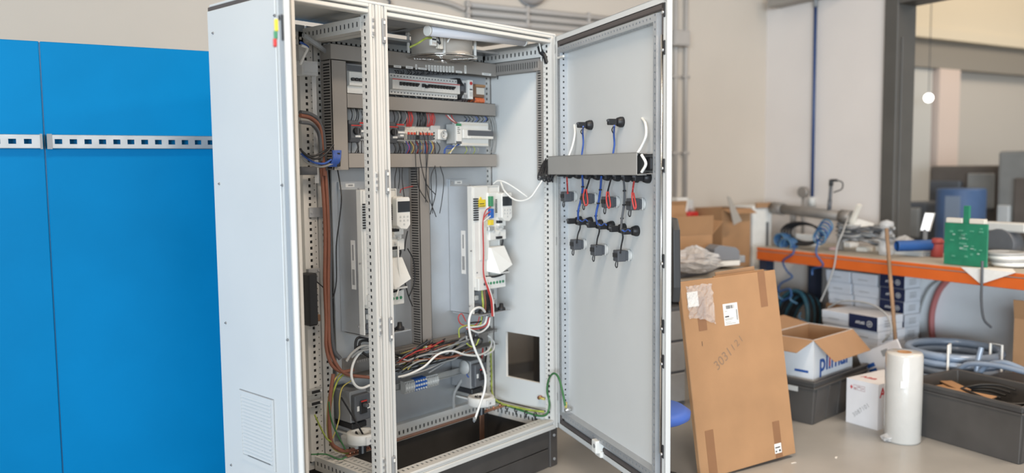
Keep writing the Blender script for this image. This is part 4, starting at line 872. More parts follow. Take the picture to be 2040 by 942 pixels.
for i, px in enumerate((1137, 1155, 1174, 1193, 1213, 1233, 1252, 1270, 1293)):
    block(px, 346+i*1.0, 'black push button back peeking out under the door duct, %s from the left' % ORD[i] if i < 8 else 'black push button back under the open right end of the door duct', 'button backs under the door duct')
sel = None
def selector(px, py, label):
    global sel
    if sel is None:
        t = sel = dthing('selector_switch', label, 'switch', px, py)
        part(MB().lathe([(0, 0), (.024, 0), (.024, .005), (.020, .010), (0, .010)], axis=(0, 1, 0), n=20), 'mounting_ring', LGREY, t)
        part(MB().box(-.019, .019, .010, .016, -.026, .026), 'lock_plate', LGREY, t, bevel=.003)
        part(MB().box(-.024, .024, .030, .070, -.024, .024).box(-.02, .02, .0165, .030, -.02, .02), 'contact_block', mat('switch_grey', (.075, .08, .09), .5), t, bevel=.003)
        part(MB().box(-.018, .018, .0705, .074, -.006, .012), 'terminal', BLACK, t)
        part(MB().tube([(-.006, .062, -.02), (-.01, .066, -.045), (0, .066, -.05), (.008, .066, -.04), (.006, .062, -.02)], .0025, 5, 5), 'wire_loop', BLACKW, t)
        return t
    p = at_door(px, py, OI); return dup(sel, DX*p.x+DN*p.y+Vector((0, 0, p.z)), label=label)
for i, (px, py) in enumerate(((1147, 391), (1188, 395), (1231, 402), (1282, 406))):
    selector(px, py, 'grey selector switch with red wires, '+['leftmost', 'second from left', 'third from left', 'rightmost'][i]+' in the row under the door duct')
for i, (px, py) in enumerate(((1166, 486), (1208, 497), (1255, 508))):
    selector(px, py, 'grey switch in the lowest row on the door, '+['left', 'middle', 'right'][i]+' of three')
def dwire(pts, r, m, label, group=None): return wire([dw(*p) for p in pts], r, m, label, 'wire', group, 'wire', 6, 5)
dwire([(1162, 252, .05), (1161, 265, .02), (1162, 285, .01), (1159, 309, .03)], .0042, BLUEW, 'blue wires from the upper left button down to the door duct'); dwire([(1164, 253, .05), (1157, 262, .02), (1162, 270, .015)], .0025, BLACKW, 'small black wire loop at the upper left button')
dwire([(1224, 250, .05), (1223, 268, .02), (1224, 288, .01), (1221, 309, .03)], .0042, BLUEW, 'blue wires from the upper right button down to the door duct'); dwire([(1226, 247, .05), (1219, 258, .02), (1223, 268, .015)], .0025, BLACKW, 'small black wire loop at the upper right button')
dwire([(1144, 249, OI), (1145, 268, .0), (1140, 292, .02), (1133, 311, .04)], .0052, WHITEW, 'short white cable rising from the left end of the door duct')
dwire([(1279, 236, OI), (1286, 247, .01), (1287, 270, .02), (1278, 292, .03), (1266, 311, .05)], .0058, WHITEW, 'thick white cable rising from the right end of the door duct')
reds = [[(1129, 349, .04), (1130, 365, .02), (1131, 385, .045)], [(1176, 351, .04), (1171, 368, .02), (1165, 385, .045)], [(1218, 354, .04), (1213, 372, .02), (1209, 390, .045)], [(1264, 356, .04), (1261, 375, .02), (1259, 392, .045)]]
for i, p in enumerate(reds):
    w4 = ['leftmost', 'second', 'third', 'rightmost'][i]
    dwire(p, .0042, REDW if i in (0, 3) else BLACKW, 'wire dropping from the door duct to the '+w4+' selector switch')
    x, y, o = p[-1]
    if i: dwire([(x, y-8, .06), (x-5+i*2, y+8, .07), (x-1+i*2, y+24, .065), (x+5+i, y+18, .06), (x+3, y-8, .05)], .0035, REDW, 'red wire loop hanging over the '+w4+' selector switch')
for i, pts in enumerate(([(1160, 350, .04), (1161, 372, .01), (1158, 395, .01), (1152, 420, .02), (1152, 438, .05)], [(1198, 352, .04), (1196, 378, .01), (1192, 405, .01), (1187, 430, .02), (1190, 446, .05)], [(1242, 354, .04), (1244, 380, .01), (1243, 408, .01), (1239, 435, .02), (1237, 458, .04)])):
    dwire(pts, .0052, [BLUEW, BLUEW, DGREY][i], ['left blue wire bundle', 'middle blue wire bundle', 'right dark wire bundle'][i]+' from the door duct to a push button pair')
    x, y, o = pts[-1]
    dwire([(x+1, y, .05), (x+4, y+14, .02), (x-1+i, y+30, .02), (x-3+i, y+46, .045)], .0036, BLACKW, ['left', 'middle', 'right'][i]+' black wires from the button pair down to the lowest switch')
    dwire([(x+2, y, .06), (x+8, y+3, .05), (x+14, y-1, .055), (x+18, y+2, .06)], .003, BLUEW, 'blue jumper wire between the '+['first', 'second', 'third'][i]+' pair of push buttons')
    for k in range(3):
        px, py = pts[1+k][0], pts[1+k][1]; q = dw(px, py, .012); solo(MB().cyl((0, 0, -.003), (0, 0, .003), .0075, n=8), 'cable_tie', BLACK, 'small black cable tie on a wire bundle on the open door', 'cable tie', 'cable ties on the door wires', loc=q)
# tag hanging on the narrow door's handle
hp = at_plane(566, 90, ld.location, Vector((math.sin(A2), -math.cos(A2), 0)))
c, s_ = math.cos(A2), math.sin(A2)
hw = Vector((XL, -.004, 0))+Vector((c*.425+s_*.0255, s_*.425-c*.0255, 0)); hw.z = 1.965
t = thing('key_tag', 'yellow, green and red key tag hanging on the narrow door handle', 'tag', hw, A2)
part(MB().cyl((0, 0, .055), (0, -.006, .055), .008, n=10), 'ring', BLACK, t)
for (z0_, z1_, m, nm) in ((.012, .05, YELLOW, 'yellow_sleeve'), (-.012, .014, GREEN, 'green_sleeve'), (-.036, -.010, RED, 'red_sleeve')):
    part(MB().box(-.009, .009, -.014-(.05-z0_)*.12, -.002-(.05-z0_)*.12, z0_, z1_), nm, m, t, bevel=.004, bseg=2)

# ================================================================ AROUND THE CABINET
def rthing(name, label, cat, u, v, z=0, rz=0, group=None, rot=None): return thing(name, label, cat, room(u, v, z), TH+rz, group)
def rsolo(mb, name, m, label, cat, u, v, z=0, rz=0, group=None, bevel=0, bseg=1): return solo(mb, name, m, label, cat, group, bevel, bseg, loc=room(u, v, z), rz=TH+rz)
def rwire(pts, r, m, label, cat='cable', group=None, name='cable', n=7): return wire(pts, r, m, label, cat, group, name, n, 6)
# ---------------- left: blue sheets and the strut rail
BLUES = mat('blue_sheet', (.0, .18, .42), .4, noise=.10, nscale=1.3, spec=.12)
VP = .64                                               # free-standing blue partition behind the cabinet
us = uvz(at_v(90, 300, VP))[0]; zt = uvz(at_v(300, 95, VP))[2]
for i, (a, b, lab) in enumerate(((us+.002, -.35, 'large glossy blue sheet standing behind the cabinet'), (us-2.6, us-.002, 'glossy blue sheet at the far left edge of the picture'))):
    t = rthing('blue_sheet', lab, 'panel', 0, VP, 0)
    part(MB().box(a, b, 0, .012, .012, zt), 'sheet', BLUES, t, bevel=.003)
    for x in (a+.02, b-.06): part(MB().box(x, x+.04, .0125, .05, 0, zt-.03), 'rear_post', GALV, t)
rsolo(MB().box(us-.0015, us+.0015, .002, .011, .0, zt-.004), 'seam_strip', mat('seam', (.0, .08, .2), .5), 'dark upright seam strip between the two blue sheets', 'strip', 0, VP)
za, zb = uvz(at_v(300, 296, VP-.04))[2], uvz(at_v(300, 270, VP-.04))[2]
ua, ub = uvz(at_v(204.5, 284, VP-.04))[0], uvz(at_v(232.9, 284, VP-.04))[0]; pit = ub-ua
for i, (a, b, lab) in enumerate(((us+.008, -.4, 'long perforated steel strut rail across the blue sheet'), (us-2.6, us-.008, 'perforated steel strut rail end at the far left edge'))):
    st0 = (ua-a) % pit
    t = rthing('strut_rail', lab, 'rail', a, VP-.04, za)
    part(MB().perf((0, 0, 0), (1, 0, 0), (0, 0, 1), (0, -1, 0), b-a, zb-za, [(.25, 0, 0, 0, 0), (.5, pit, pit*.5, (zb-za)*.36, st0-pit*.25 if st0 > pit*.25 else st0+pit*.75), (.25, 0, 0, 0, 0)], depth=.003)
         .box(0, b-a, 0, .039, zb-za-.002, zb-za).box(0, b-a, 0, .039, 0, .002), 'channel', ZINC, t)
    part(MB().box(0, .02, -.003, -.001, -.003, zb-za+.003) if i == 0 else MB().box(b-a-.01, b-a, -.003, -.001, -.003, zb-za+.003), 'joint_plate', MGREY, t)
# ---------------- conduits on the back wall
COND = mat('conduit_plastic', (.40, .37, .34), .5, noise=.03)
def cu(px, py): return uvz(at_v(px, py, VB-.03))
for i, (py, lab) in enumerate(((22, 'top one of three level conduits on the wall above the cabinet'), (36.7, 'middle one of three level conduits on the wall above the cabinet'), (51.6, 'lowest of three level conduits on the wall above the cabinet'))):
    u0 = cu(930, 5)[0]; u1 = cu(1320, 40)[0]; z = cu(1060, py)[2]
    rsolo(MB().cyl((u0, 0, 0), (u1, 0, 0), .021, n=12), 'conduit', COND, lab, 'conduit', 0, VB-.028, z)
z0c = cu(1060, 36.7)[2]; u0 = cu(930, 5)[0]
rwire([room(u0-.02, VB-.03, z0c+.02), room(u0-.2, VB-.03, z0c+.06), room(u0-.7, VB-.03, z0c+.09)], .017, COND, 'single conduit leaving the clamp to the upper left', 'conduit', name='conduit', n=10)
for px in (932, 1050, 1172):
    u = cu(px, 30)[0]; t = rthing('conduit_clamp', {932: 'left', 1050: 'middle', 1172: 'right'}[px]+' bracket clamping the level conduits to the wall', 'clamp', u, VB-.045, cu(1060, 51.6)[2]-.02)
    H = cu(1060, 22)[2]-cu(1060, 51.6)[2]+.05
    part(MB().box(-.012, .012, -.006, .044, 0, H), 'strap', COND, t, bevel=.004)
    for k in range(3): part(MB().box(-.02, .02, -.012, .0, .008+k*H/3.1, .032+k*H/3.1), 'saddle', COND, t, bevel=.005)
u, v, z = cu(1060, 2); t = rthing('wall_lamp', 'round grey lamp on the wall above the conduits', 'lamp', u, VB-.02, z+.09); part(MB().lathe([(.12, .0), (.12, .03), (.10, .07), (.05, .10), (0, .11)], axis=(0, -1, 0), n=24), 'dome', mat('lamp_glass', (.42, .39, .37), .4), t); part(MB().cyl((0, .018, 0), (0, -.002, 0), .13, n=24), 'base', MGREY, t)
u, v, z = cu(772, 4); rsolo(MB().tube([(0, 0, .1), (0, -.01, .03), (.012, -.03, .0), (.0, -.03, -.03)], .008, 6, 5), 'wall_hook', DGREY, 'small dark hook on the wall just above the middle posts', 'hook', u, VB-.012, z)
for px, lab in ((1347, 'left of two upright conduits beside the open door edge'), (1367, 'right of two upright conduits beside the open door edge')):
    u = cu(px-1, 250)[0]; t = rthing('upright_conduit', lab, 'conduit', u, VB-.028, 1.25)
    part(MB().cyl((0, 0, 0), (0, 0, 2.2), .017, n=12), 'pipe', COND, t)
    for py in (153, 305): part(MB().box(-.035, .035, -.022, .026, cu(px, py)[2]-1.262, cu(px, py)[2]-1.238), 'clip', COND, t, bevel=.006)
u0, _, za = cu(1331, 92); u1, _, zb = cu(1361, 64)
rsolo(MB().box(0, u1-u0, -.07, -.001, 0, zb-za).box(.01, u1-u0-.01, -.076, -.07, .01, zb-za-.01), 'junction_box', COND, 'square grey junction box on the left upright conduit', 'junction box', u0, VB-.046, za, bevel=.006)
t = rthing('power_outlet', 'white wall outlet box with red socket lid', 'socket', cu(1350, 460)[0], VB-.001, cu(1350, 455)[2])
part(MB().box(-.06, .06, -.09, 0, 0, .26), 'box', WHITE, t, bevel=.01, bseg=2); part(MB().cyl((.07, -.07, .10), (.07, -.12, .085), .045, n=18).box(.03, .15, -.12, -.02, .06, .14), 'red_lid', RED, t, bevel=.008); part(MB().box(.03, .16, -.12, -.0, -.0, .05), 'lower_box', WHITE, t, bevel=.008); part(MB().box(.04, .16, -.05, 0, .15, .24), 'upper_box', LGREY, t, bevel=.01)
# ---------------- office chair behind the door
CHB = mat('chair_blue', (.06, .14, .50), .55, noise=.05); t = rthing('office_chair', 'blue round-seated work chair with high black back behind the open door', 'chair', .12, -.62, 0)
part(MB().lathe([(0, .385), (.14, .385), (.165, .40), (.168, .425), (.14, .445), (0, .45)], n=30), 'seat', CHB, t)
part(MB().cyl((0, 0, .08), (0, 0, .385), .024, n=12), 'gas_column', BLACK, t)
for k in range(5):
    a = 2*math.pi*k/5+.4; part(MB().bar((0, 0, .09), (.2*math.cos(a), .2*math.sin(a), .06), .035, .03), 'base_arm', BLACK, t); part(MB().cyl((.2*math.cos(a)-.012, .2*math.sin(a), .026), (.2*math.cos(a)+.012, .2*math.sin(a), .026), .025, n=12), 'castor', BLACK, t)
part(MB().tube([(.0, .0, .38), (.10, .10, .40), (.15, .11, .6), (.125, .06, 1.0)], .018, 8, 6), 'back_support', BLACK, t)
bk = MB().prism([(-.10, .93), (.10, .93), (.115, 1.0), (.10, 1.26), (.06, 1.31), (-.06, 1.31), (-.10, 1.26), (-.115, 1.0)], (.42, .90, 0), (0, 0, 1), (.90, -.42, 0), (.10, .03, 0), .035)
part(bk, 'backrest', mat('chair_black', (.045, .047, .05), .5), t, bevel=.008, bseg=2)
# ---------------- side table with clutter
TABLE = mat('table_top_dark', (.07, .07, .075), .5); t = rthing('side_table', 'dark side table behind the leaning cardboard', 'table', .75, .40, 0)
part(MB().box(0, 1.25, 0, 1.15, .80, .835), 'table_top', mat('worn_board', (.33, .29, .24), .7, noise=.15), t, bevel=.004)
for x in (.03, 1.17):
    for y in (.03, 1.07): part(MB().box(x, x+.05, y, y+.05, 0, .80), 'leg', STEELD, t)
part(MB().box(.085, 1.165, .6, .63, .2, .798), 'rear_panel', mat('dark_panel', (.05, .05, .052), .6), t)
rsolo(MB().prism([(0, 0), (.52, .10), (.90, .34), (.86, .42), (.3, .75), (-.05, .7)], (1, 0, 0), (0, 1, 0), (0, 0, 1), (0, 0, 0), .022), 'black_mat', TABLE, 'black mat lying at an angle on the side table', 'mat', .98, .41, .8365, bevel=.003)
t = rthing('drawer_unit', 'dark grey drawer unit under the side table', 'drawer unit', .86, .44, 0)
part(MB().box(0, .4, 0, .45, .02, .66), 'body', DGREY, t, bevel=.005)
for k in range(3): d = part(MB().box(.01, .39, -.012, -.001, .05+k*.2, .235+k*.2), 'drawer', MGREY, t, bevel=.004); part(MB().box(.15, .25, -.025, -.012, .15+k*.2, .165+k*.2), 'drawer_handle', LGREY, d)
# bag of clear film, grey boxes on the mat
FILM = mat('clear_film', (.80, .80, .80), .18, alpha=.45, bump=.9, bscale=30, noise=.1)
def crumple(R, H, seed, n=22, m=12):
    random.seed(seed); vs = []; fs = []
    for j in range(m+1):
        f = j/m
        for i in range(n):
            a = 2*math.pi*i/n; r = R*math.sin(math.pi*min(.98, .12+f*.86))*(1+random.uniform(-.28, .28)); vs.append((r*math.cos(a), r*math.sin(a), H*f*(1+random.uniform(-.06, .06))))
    for j in range(m):
        for i in range(n): fs.append((j*n+i, j*n+(i+1) % n, (j+1)*n+(i+1) % n, (j+1)*n+i))
    fs.append(tuple(range(n))[::-1]); fs.append(tuple(range(m*n, m*n+n)))
    return MB().add(vs, fs)
q = uvz(at_z(1385, 550, .855)); rsolo(crumple(.16, .17, 4), 'plastic_bag', FILM, 'crumpled clear plastic bag on the black mat', 'plastic bag', q[0]+.10, q[1]+.12, .860)
q = uvz(at_z(1425, 530, .855)); t = rthing('grey_case', 'small grey case with white base beside the plastic bag', 'case', q[0]+.05, q[1]-.02, .860, -.2)
part(MB().box(-.10, .10, -.06, .08, .0, .035), 'base', WHITE, t, bevel=.003); part(MB().prism([(-.10, .037), (.10, .037), (.10, .10), (.07, .125), (-.06, .145), (-.10, .12)], (1, 0, 0), (0, 0, 1), (0, 1, 0), (0, -.055, 0), .13), 'lid', mat('case_grey', (.20, .21, .23), .5), t, bevel=.004)
q = uvz(at_z(1455, 526, .855)); rsolo(MB().box(-.07, .09, -.05, .09, 0, .05), 'flat_grey_box', mat('flat_box_grey', (.30, .31, .32), .5), 'low flat grey box behind the small grey case', 'box', q[0]+.05, q[1]+.05, .860, -.2, bevel=.004)
# ---------------- cartons
def carton(name, label, cat, u, v, z, rz, w, d, h, flaps=(), mo=CARD, mi=CARDD, t_=.006, lid=False):
    t = rthing(name, label, cat, u, v, z, rz)
    mb = MB().box(0, w, 0, d, 0, t_, 0)
    for (x0, x1, y0, y1) in ((0, w, 0, t_), (0, w, d-t_, d), (0, t_, t_, d-t_), (w-t_, w, t_, d-t_)): mb.box(x0, x1, y0, y1, t_, h)
    b = part(mb, 'body', [mo, mi], t)
    im = MB().box(t_, w-t_, t_, t_+.001, t_, h-.002).box(t_, w-t_, d-t_-.001, d-t_, t_, h-.002).box(t_, t_+.001, t_, d-t_, t_, h-.002).box(w-t_-.001, w-t_, t_, d-t_, t_, h-.002)
    if not lid: part(im, 'lining', mi, t)
    else: part(MB().box(0, w, 0, d/2-.0008, h, h+.004), 'top_flap', mo, t); part(MB().box(0, w, d/2+.0008, d, h, h+.004), 'top_flap', mo, t)
    for side, ang, L in flaps:                          # ang: 0 level outwards, + up, - drooping
        a = math.radians(ang); c, s = math.cos(a)*L, math.sin(a)*L; k = .02
        A, B, o = {'-y': ((0, 0), (w, 0), (0, -1)), '+y': ((w, d), (0, d), (0, 1)), '-x': ((0, d), (0, 0), (-1, 0)), '+x': ((w, 0), (w, d), (1, 0))}[side]
        A3, B3 = Vector((*A, h)), Vector((*B, h)); O = Vector((o[0]*c, o[1]*c, s)); e = (B3-A3).normalized()*k
        n = (B3-A3).cross(O).normalized()*.0035
        vs = [A3, B3, B3+O-e, A3+O+e]; vs = [x+n*.1 for x in vs]+[x+n for x in vs]
        part(MB().add(vs, [(0, 1, 2, 3), (7, 6, 5, 4), (0, 4, 5, 1), (1, 5, 6, 2), (2, 6, 7, 3), (3, 7, 4, 0)]), 'flap', mi if mo is not CARD else CARD, t)
    return t
carton('open_carton', 'brown carton with raised flaps on the far end of the side table', 'carton', 1.55, .93, .861, -.12, .36, .28, .20, (('-y', 75, .14), ('-x', 60, .12), ('+x', 40, .14), ('+y', 80, .2)))
carton('brown_carton', 'tall brown carton standing against the back wall', 'carton', 2.50, 1.40, 0, -.05, .30, .34, 1.2, (('-y', -20, .10),))
carton('long_carton', 'long low brown carton lying behind the plastic bag', 'carton', 1.05, 1.28, .8365, -.08, .62, .24, .16, (), lid=True)
carton('long_carton', 'narrow tall brown carton leaning behind the open one', 'carton', 1.80, 1.30, .8365, .1, .22, .18, .30, (('-y', 70, .16),), lid=False)
a, b, c, d = at_v(1449, 391, 1.25), at_v(1455, 392, 1.25), at_v(1478, 440, 1.25), at_v(1462, 448, 1.25); o = a.copy(); n = RV*.006
solo(MB().add([p-o for p in (a, b, c, d)]+[p-o+n for p in (a, b, c, d)], [(0, 3, 2, 1), (4, 5, 6, 7), (0, 1, 5, 4), (1, 2, 6, 5), (2, 3, 7, 6), (3, 0, 4, 7)]), 'folded_board', mat('grey_board', (.36, .33, .29), .7), 'narrow grey board strip sticking up above the brown cartons', 'board', loc=o)
u, v, z = uvz(at_v(1503, 470, 1.5)); t = rthing('white_sack', 'white box with a dark strap standing by the room corner', 'box', u, 1.5, .0); part(MB().box(-.10, .12, -.08, .14, 0, z+.26), 'body', WHITE, t, bevel=.012, bseg=2); part(MB().box(-.08, .14, -.10, -.08, z+.24, z+.285), 'flap', CARDD, t); part(MB().box(.05, .07, -.09, -.08, z-.1, z+.12), 'strap', DGREY, t)
# ---------------- leaning cardboard sheets
def lean(label, u0, u1, vb, vt, L, th, tilt, m, extra=None):
    t = thing('cardboard_sheet', label, 'cardboard')
    h = math.atan2(vt-vb, math.sqrt(max(.01, L*L-(vt-vb)**2)))
    Mx = Matrix.Translation(room(u0, vb, .0)) @ Matrix.Rotation(TH, 4, 'Z') @ Matrix.Rotation(-h, 4, 'X') @ Matrix.Rotation(tilt, 4, 'Y')
    t.matrix_world = Mx
    w = u1-u0
    part(MB().box(0, w, 0, th, .008, L), 'sheet', m, t, bevel=.003)
    return t, w, L
sh, w, L = lean('large flat cardboard sheet with handwritten number leaning at the front', .462, 1.13, -.572, -.43, .985, .026, -.022, CARD)
for (x0, x1, z0_, z1_) in ((.09, .145, .73, .90), (.535, .585, .80, .985), (.055, .11, .01, .24), (.52, .57, .01, .20)):
    part(MB().box(x0, x1, -.0012, -.0002, z0_, z1_), 'tape_strip', TAPE, sh)
lab = part(MB().box(.265, .365, -.0012, -.0002, .735, .845), 'shipping_label', PAPER, sh)
pr = MB()
for i in range(22):
    if random.random() < .75: pr.box(.285+i*.0026, .2864+i*.0026, -.0016, -.0012, .818, .836)
for i in range(9): pr.box(.352, .359, -.0016, -.0012, .757+i*.006, .761+i*.006)
pr.box(.272, .30, -.0016, -.0012, .776, .783)
for k, zz in enumerate((.768, .762, .806, .750, .742)): pr.box(.272, .272+(.06, .05, .02, .04, .07)[k], -.0016, -.0012, zz, zz+.0016)
part(pr, 'label_print', INK, lab)
l2 = part(MB().box(.515, .565, -.0022, -.0013, .035, .085), 'paper_label', PAPER, sh); part(MB().box(.52, .555, -.0026, -.0022, .062, .068).box(.52, .53, -.0026, -.0022, .042, .05).box(.545, .558, -.0026, -.0022, .042, .052), 'label_print', INK, l2)
PENC = mat('pencil', (.26, .17, .11), .8)
for i, ch in enumerate('3031121'):
    x, z = .185+i*.030, .545+i*.0185
    part(text_mb(ch, .052 if i < 4 else .040, frame_m((x, -.0008, z), (.85, 0, .53), (-.53, 0, .85))), 'handwriting', PENC, sh)
part(MB().box(.100, .1025, -.001, -.0002, .655, .678), 'pen_mark', INK, sh)
film = MB(); random.seed(9); NX, NZ = 12, 10
film.add([(.03+.17*i/NX+random.uniform(-.004, .004), -.004-random.uniform(0, .012), .80+.16*j/NZ+random.uniform(-.004, .004)-(.05*(i/NX)**2 if j < 3 else 0)) for j in range(NZ+1) for i in range(NX+1)], [(j*(NX+1)+i, j*(NX+1)+i+1, (j+1)*(NX+1)+i+1, (j+1)*(NX+1)+i) for j in range(NZ) for i in range(NX)])
part(film, 'document_pouch', mat('pouch_film', (.85, .85, .85), .15, alpha=.3, bump=.8, bscale=40), sh); part(MB().box(.035, .105, -.003, -.0015, .855, .93), 'packing_slip', PAPER, sh)
lean('plain cardboard sheet behind the large front one, its top edge showing', .76, 1.13, -.50, -.36, .985, .012, -.03, CARD)
lean('rearmost cardboard sheet rising above the others', .84, 1.13, -.46, -.31, .998, .008, -.05, CARDD)
# ---------------- grey crate with white carton
CRATE = mat('crate_grey', (.076, .07, .065), .5, noise=.12, nscale=6)
def crate(label, u, v, z, rz, w, d, h, tp=.02):
    t = rthing('plastic_crate', label, 'crate', u, v, z, rz); mb = MB(); T = .008
    def ring(x, zz): return [(x, x, zz), (w-x, x, zz), (w-x, d-x, zz), (x, d-x, zz)]
    vs = ring(tp, 0)+ring(0, h)+ring(T, h)+ring(tp+T, T); fs = [(3, 2, 1, 0), (12, 13, 14, 15)]
    for k in range(4):
        k2 = (k+1) % 4; fs += [(k, k2, 4+k2, 4+k), (4+k, 4+k2, 8+k2, 8+k), (8+k, 8+k2, 12+k2, 12+k)]
    part(mb.add(vs, fs), 'body', CRATE, t, bevel=.004)
    rm = MB()
    for zz, o in ((h-.012, .012), (h-.05, .008)):
        rm.box(-o, w+o, -o, .002, zz, zz+.012).box(-o, w+o, d-.002, d+o, zz, zz+.012).box(-o, .002, .002, d-.002, zz, zz+.012).box(w-.002, w+o, .002, d-.002, zz, zz+.012)
    part(rm, 'rim', CRATE, t, bevel=.003)
    n = max(2, int(w/.16))
    for k in range(n+1):
        x = tp+.01+(w-2*tp-.04)*k/n
        part(MB().add([(x, tp-.006, .01), (x+.02, tp-.006, .01), (x+.02, -.004, h-.05), (x, -.004, h-.05), (x, tp+.004, .01), (x+.02, tp+.004, .01), (x+.02, .006, h-.05), (x, .006, h-.05)], [(0, 1, 2, 3), (1, 5, 6, 2), (4, 0, 3, 7), (5, 4, 7, 6)]), 'rib', CRATE, t)
    return t
CZ = math.radians(12)
cr = crate('grey plastic crate holding the open white carton', 1.632, -.262, 0, CZ, .80, .40, .27)
part(MB().box(-.0105, -.008, .10, .26, .195, .225), 'label_holder', LGREY, cr)
ct = carton('lettered_carton', 'white carton with blue lettering and open brown flaps inside the grey crate', 'carton', 1.687, -.204, .012, CZ, .50, .305, .49, (('-y', -42, .17), ('-x', -18, .17), ('+y', 12, .17), ('+x', -50, .16)), mo=mat('carton_white', (.72, .74, .76), .6, noise=.03), mi=CARDD)
BLUEINK = mat('blue_ink', (.02, .09, .33), .5); REDINK = mat('red_ink', (.55, .05, .06), .5)
Mt = frame_m((.27, -.0008, .335), (1, 0, 0), (0, 0, 1))
part(text_mb('plimar', .115, Mt, bold=True), 'lettering', BLUEINK, ct); part(MB().box(.196, .212, -.0012, -.0004, .30, .40), 'red_stroke', REDINK, ct)
part(MB().box(-.0008, -.0002, .03, .12, .285, .30).box(-.0008, -.0002, .19, .22, .275, .30), 'side_print', BLUEINK, ct)
carton('small_white_carton', 'white carton half hidden between cardboard sheet and grey crate', 'carton', 1.38, .09, 0, .05, .20, .22, .34, (), mo=mat('carton_white2', (.70, .71, .72), .6), lid=True)
# ---------------- white carton with red print
WC = mat('carton_white3', (.74, .73, .74), .6, noise=.03); t = carton('marked_carton', 'closed white carton with red print beside the film roll', 'carton', 1.885, -.505, 0, .04, .36, .21, .265, (), mo=WC, lid=True)
part(text_mb('ABB', .058, frame_m((.085, -.0008, .215), (1, 0, 0), (0, 0, 1)), bold=True), 'red_lettering', REDINK, t)
part(text_mb('ABB', .04, frame_m((.10, .13, .2698), (0, -1, 0), (1, 0, 0)), bold=True), 'lid_lettering', REDINK, t)
part(MB().prism([(.0, .0), (.009, .012), (.018, .0), (.009, -.014)], (0, -1, 0), (0, 0, 1), (-1, 0, 0), (-.0002, .186, .222), .0006), 'warning_diamond', REDINK, t)
for k in range(3): y = .152-k*.027; part(MB().box(-.0008, -.0002, y-.011, y+.011, .209, .211).box(-.0008, -.0002, y-.011, y+.011, .237, .239).box(-.0008, -.0002, y-.011, y-.0095, .211, .237).box(-.0008, -.0002, y+.0095, y+.011, .211, .237).box(-.0008, -.0002, y-.006, y+.006, (.214, .226, .222)[k], (.222, .232, .226)[k]), 'handling_symbol', mat('dull_red_ink', (.35, .18, .18), .6), t)
for i, ch in enumerate('3087101'): part(text_mb(ch, .026, frame_m((-.0008, .155-i*.015, .055+i*.013), (0, -.75, .66), (0, .66, .75))), 'handwriting', GREYINK, t)
# ---------------- film roll and stick
FR = mat('stretch_film', (.58, .57, .54), .22, noise=.04, nscale=6, coat=.5, bump=.15, bscale=25)
t = rthing('film_roll', 'upright roll of white stretch film on the floor', 'film roll', 1.848, -.690, 0)
part(MB().lathe([(.038, .004), (.090, .0), (.096, .012), (.0975, .25), (.097, .49), (.091, .503), (.038, .503)], n=40), 'film', FR, t)
part(MB().lathe([(.038, .001), (.038, .505), (.033, .505), (.033, .001), (.038, .001)], n=24), 'core', CARD, t)
part(MB().box(-.0005, .0, -.014, .014, .32, .36), 'label_patch', PAPER, t, loc=room(0, 0, 0)*0+Vector((-.083, -.055, 0)), rz=.55)
part(crumple(.035, .05, 8, 12, 6), 'loose_film_end', FILM, t, loc=(-.085, .03, .0))
sb_, tp_ = at_z(1794, 806, .002), at_u(1766, 455, 2.662)
solo(MB().tube([Vector(), (tp_-sb_)*.5, tp_-sb_], .0125, 10, spline=False), 'wooden_stick', mat('worn_wood', (.30, .18, .10), .7, noise=.3, nscale=20, stretch=(1, 1, .2)), 'worn wooden stick standing behind the film roll and leaning on the bench', 'stick', loc=sb_)
# ---------------- big grey crate
cb = crate('large dark grey crate full of hose and cardboard at the lower right', 1.982, -1.262, 0, -.01, .46, .64, .315)
part(MB().box(-.010, -.004, .58, .60, .12, .2), 'label_holder', LGREY, cb)
part(MB().box(.06, .13, -.0105, -.006, .10, .22), 'side_label', LGREY, cb)
rsolo(MB().box(.04, .42, .04, .60, .012, .205), 'crate_filling', mat('dark_foam', (.03, .03, .03), .9, bump=.6, bscale=20), 'dark packing filling the large grey crate', 'packing', 1.982, -1.262, .0, -.01, bevel=.02)
for k, (u, v, a, w_, l_) in enumerate(((2.19, -.82, -.12, .10, .32), (2.25, -.74, -.5, .07, .2), (2.12, -.90, .15, .07, .26))):
    rsolo(MB().box(-w_/2, w_/2, -l_/2, l_/2, 0, .006), 'cardboard_strip', CARD, ['longest', 'smallest', 'rear'][k]+' cardboard strip on top of the large grey crate', 'cardboard', u, v, .252+k*.012, a)
RUB = mat('black_rubber_hose', (.03, .029, .028), .5)
for k in range(4):
    P = [room(2.06+.30*(.5+.5*math.cos(a))+.012*k, -.94+.20*math.sin(a)-.02*k, .225+.018*k+.01*math.sin(3*a)) for a in [2*math.pi*i/14 for i in range(13)]]
    rwire(P, .007, RUB, 'black hose loop lying over the cardboard in the large grey crate', 'hose', 'black hose loops in the large crate', 'hose_loop')
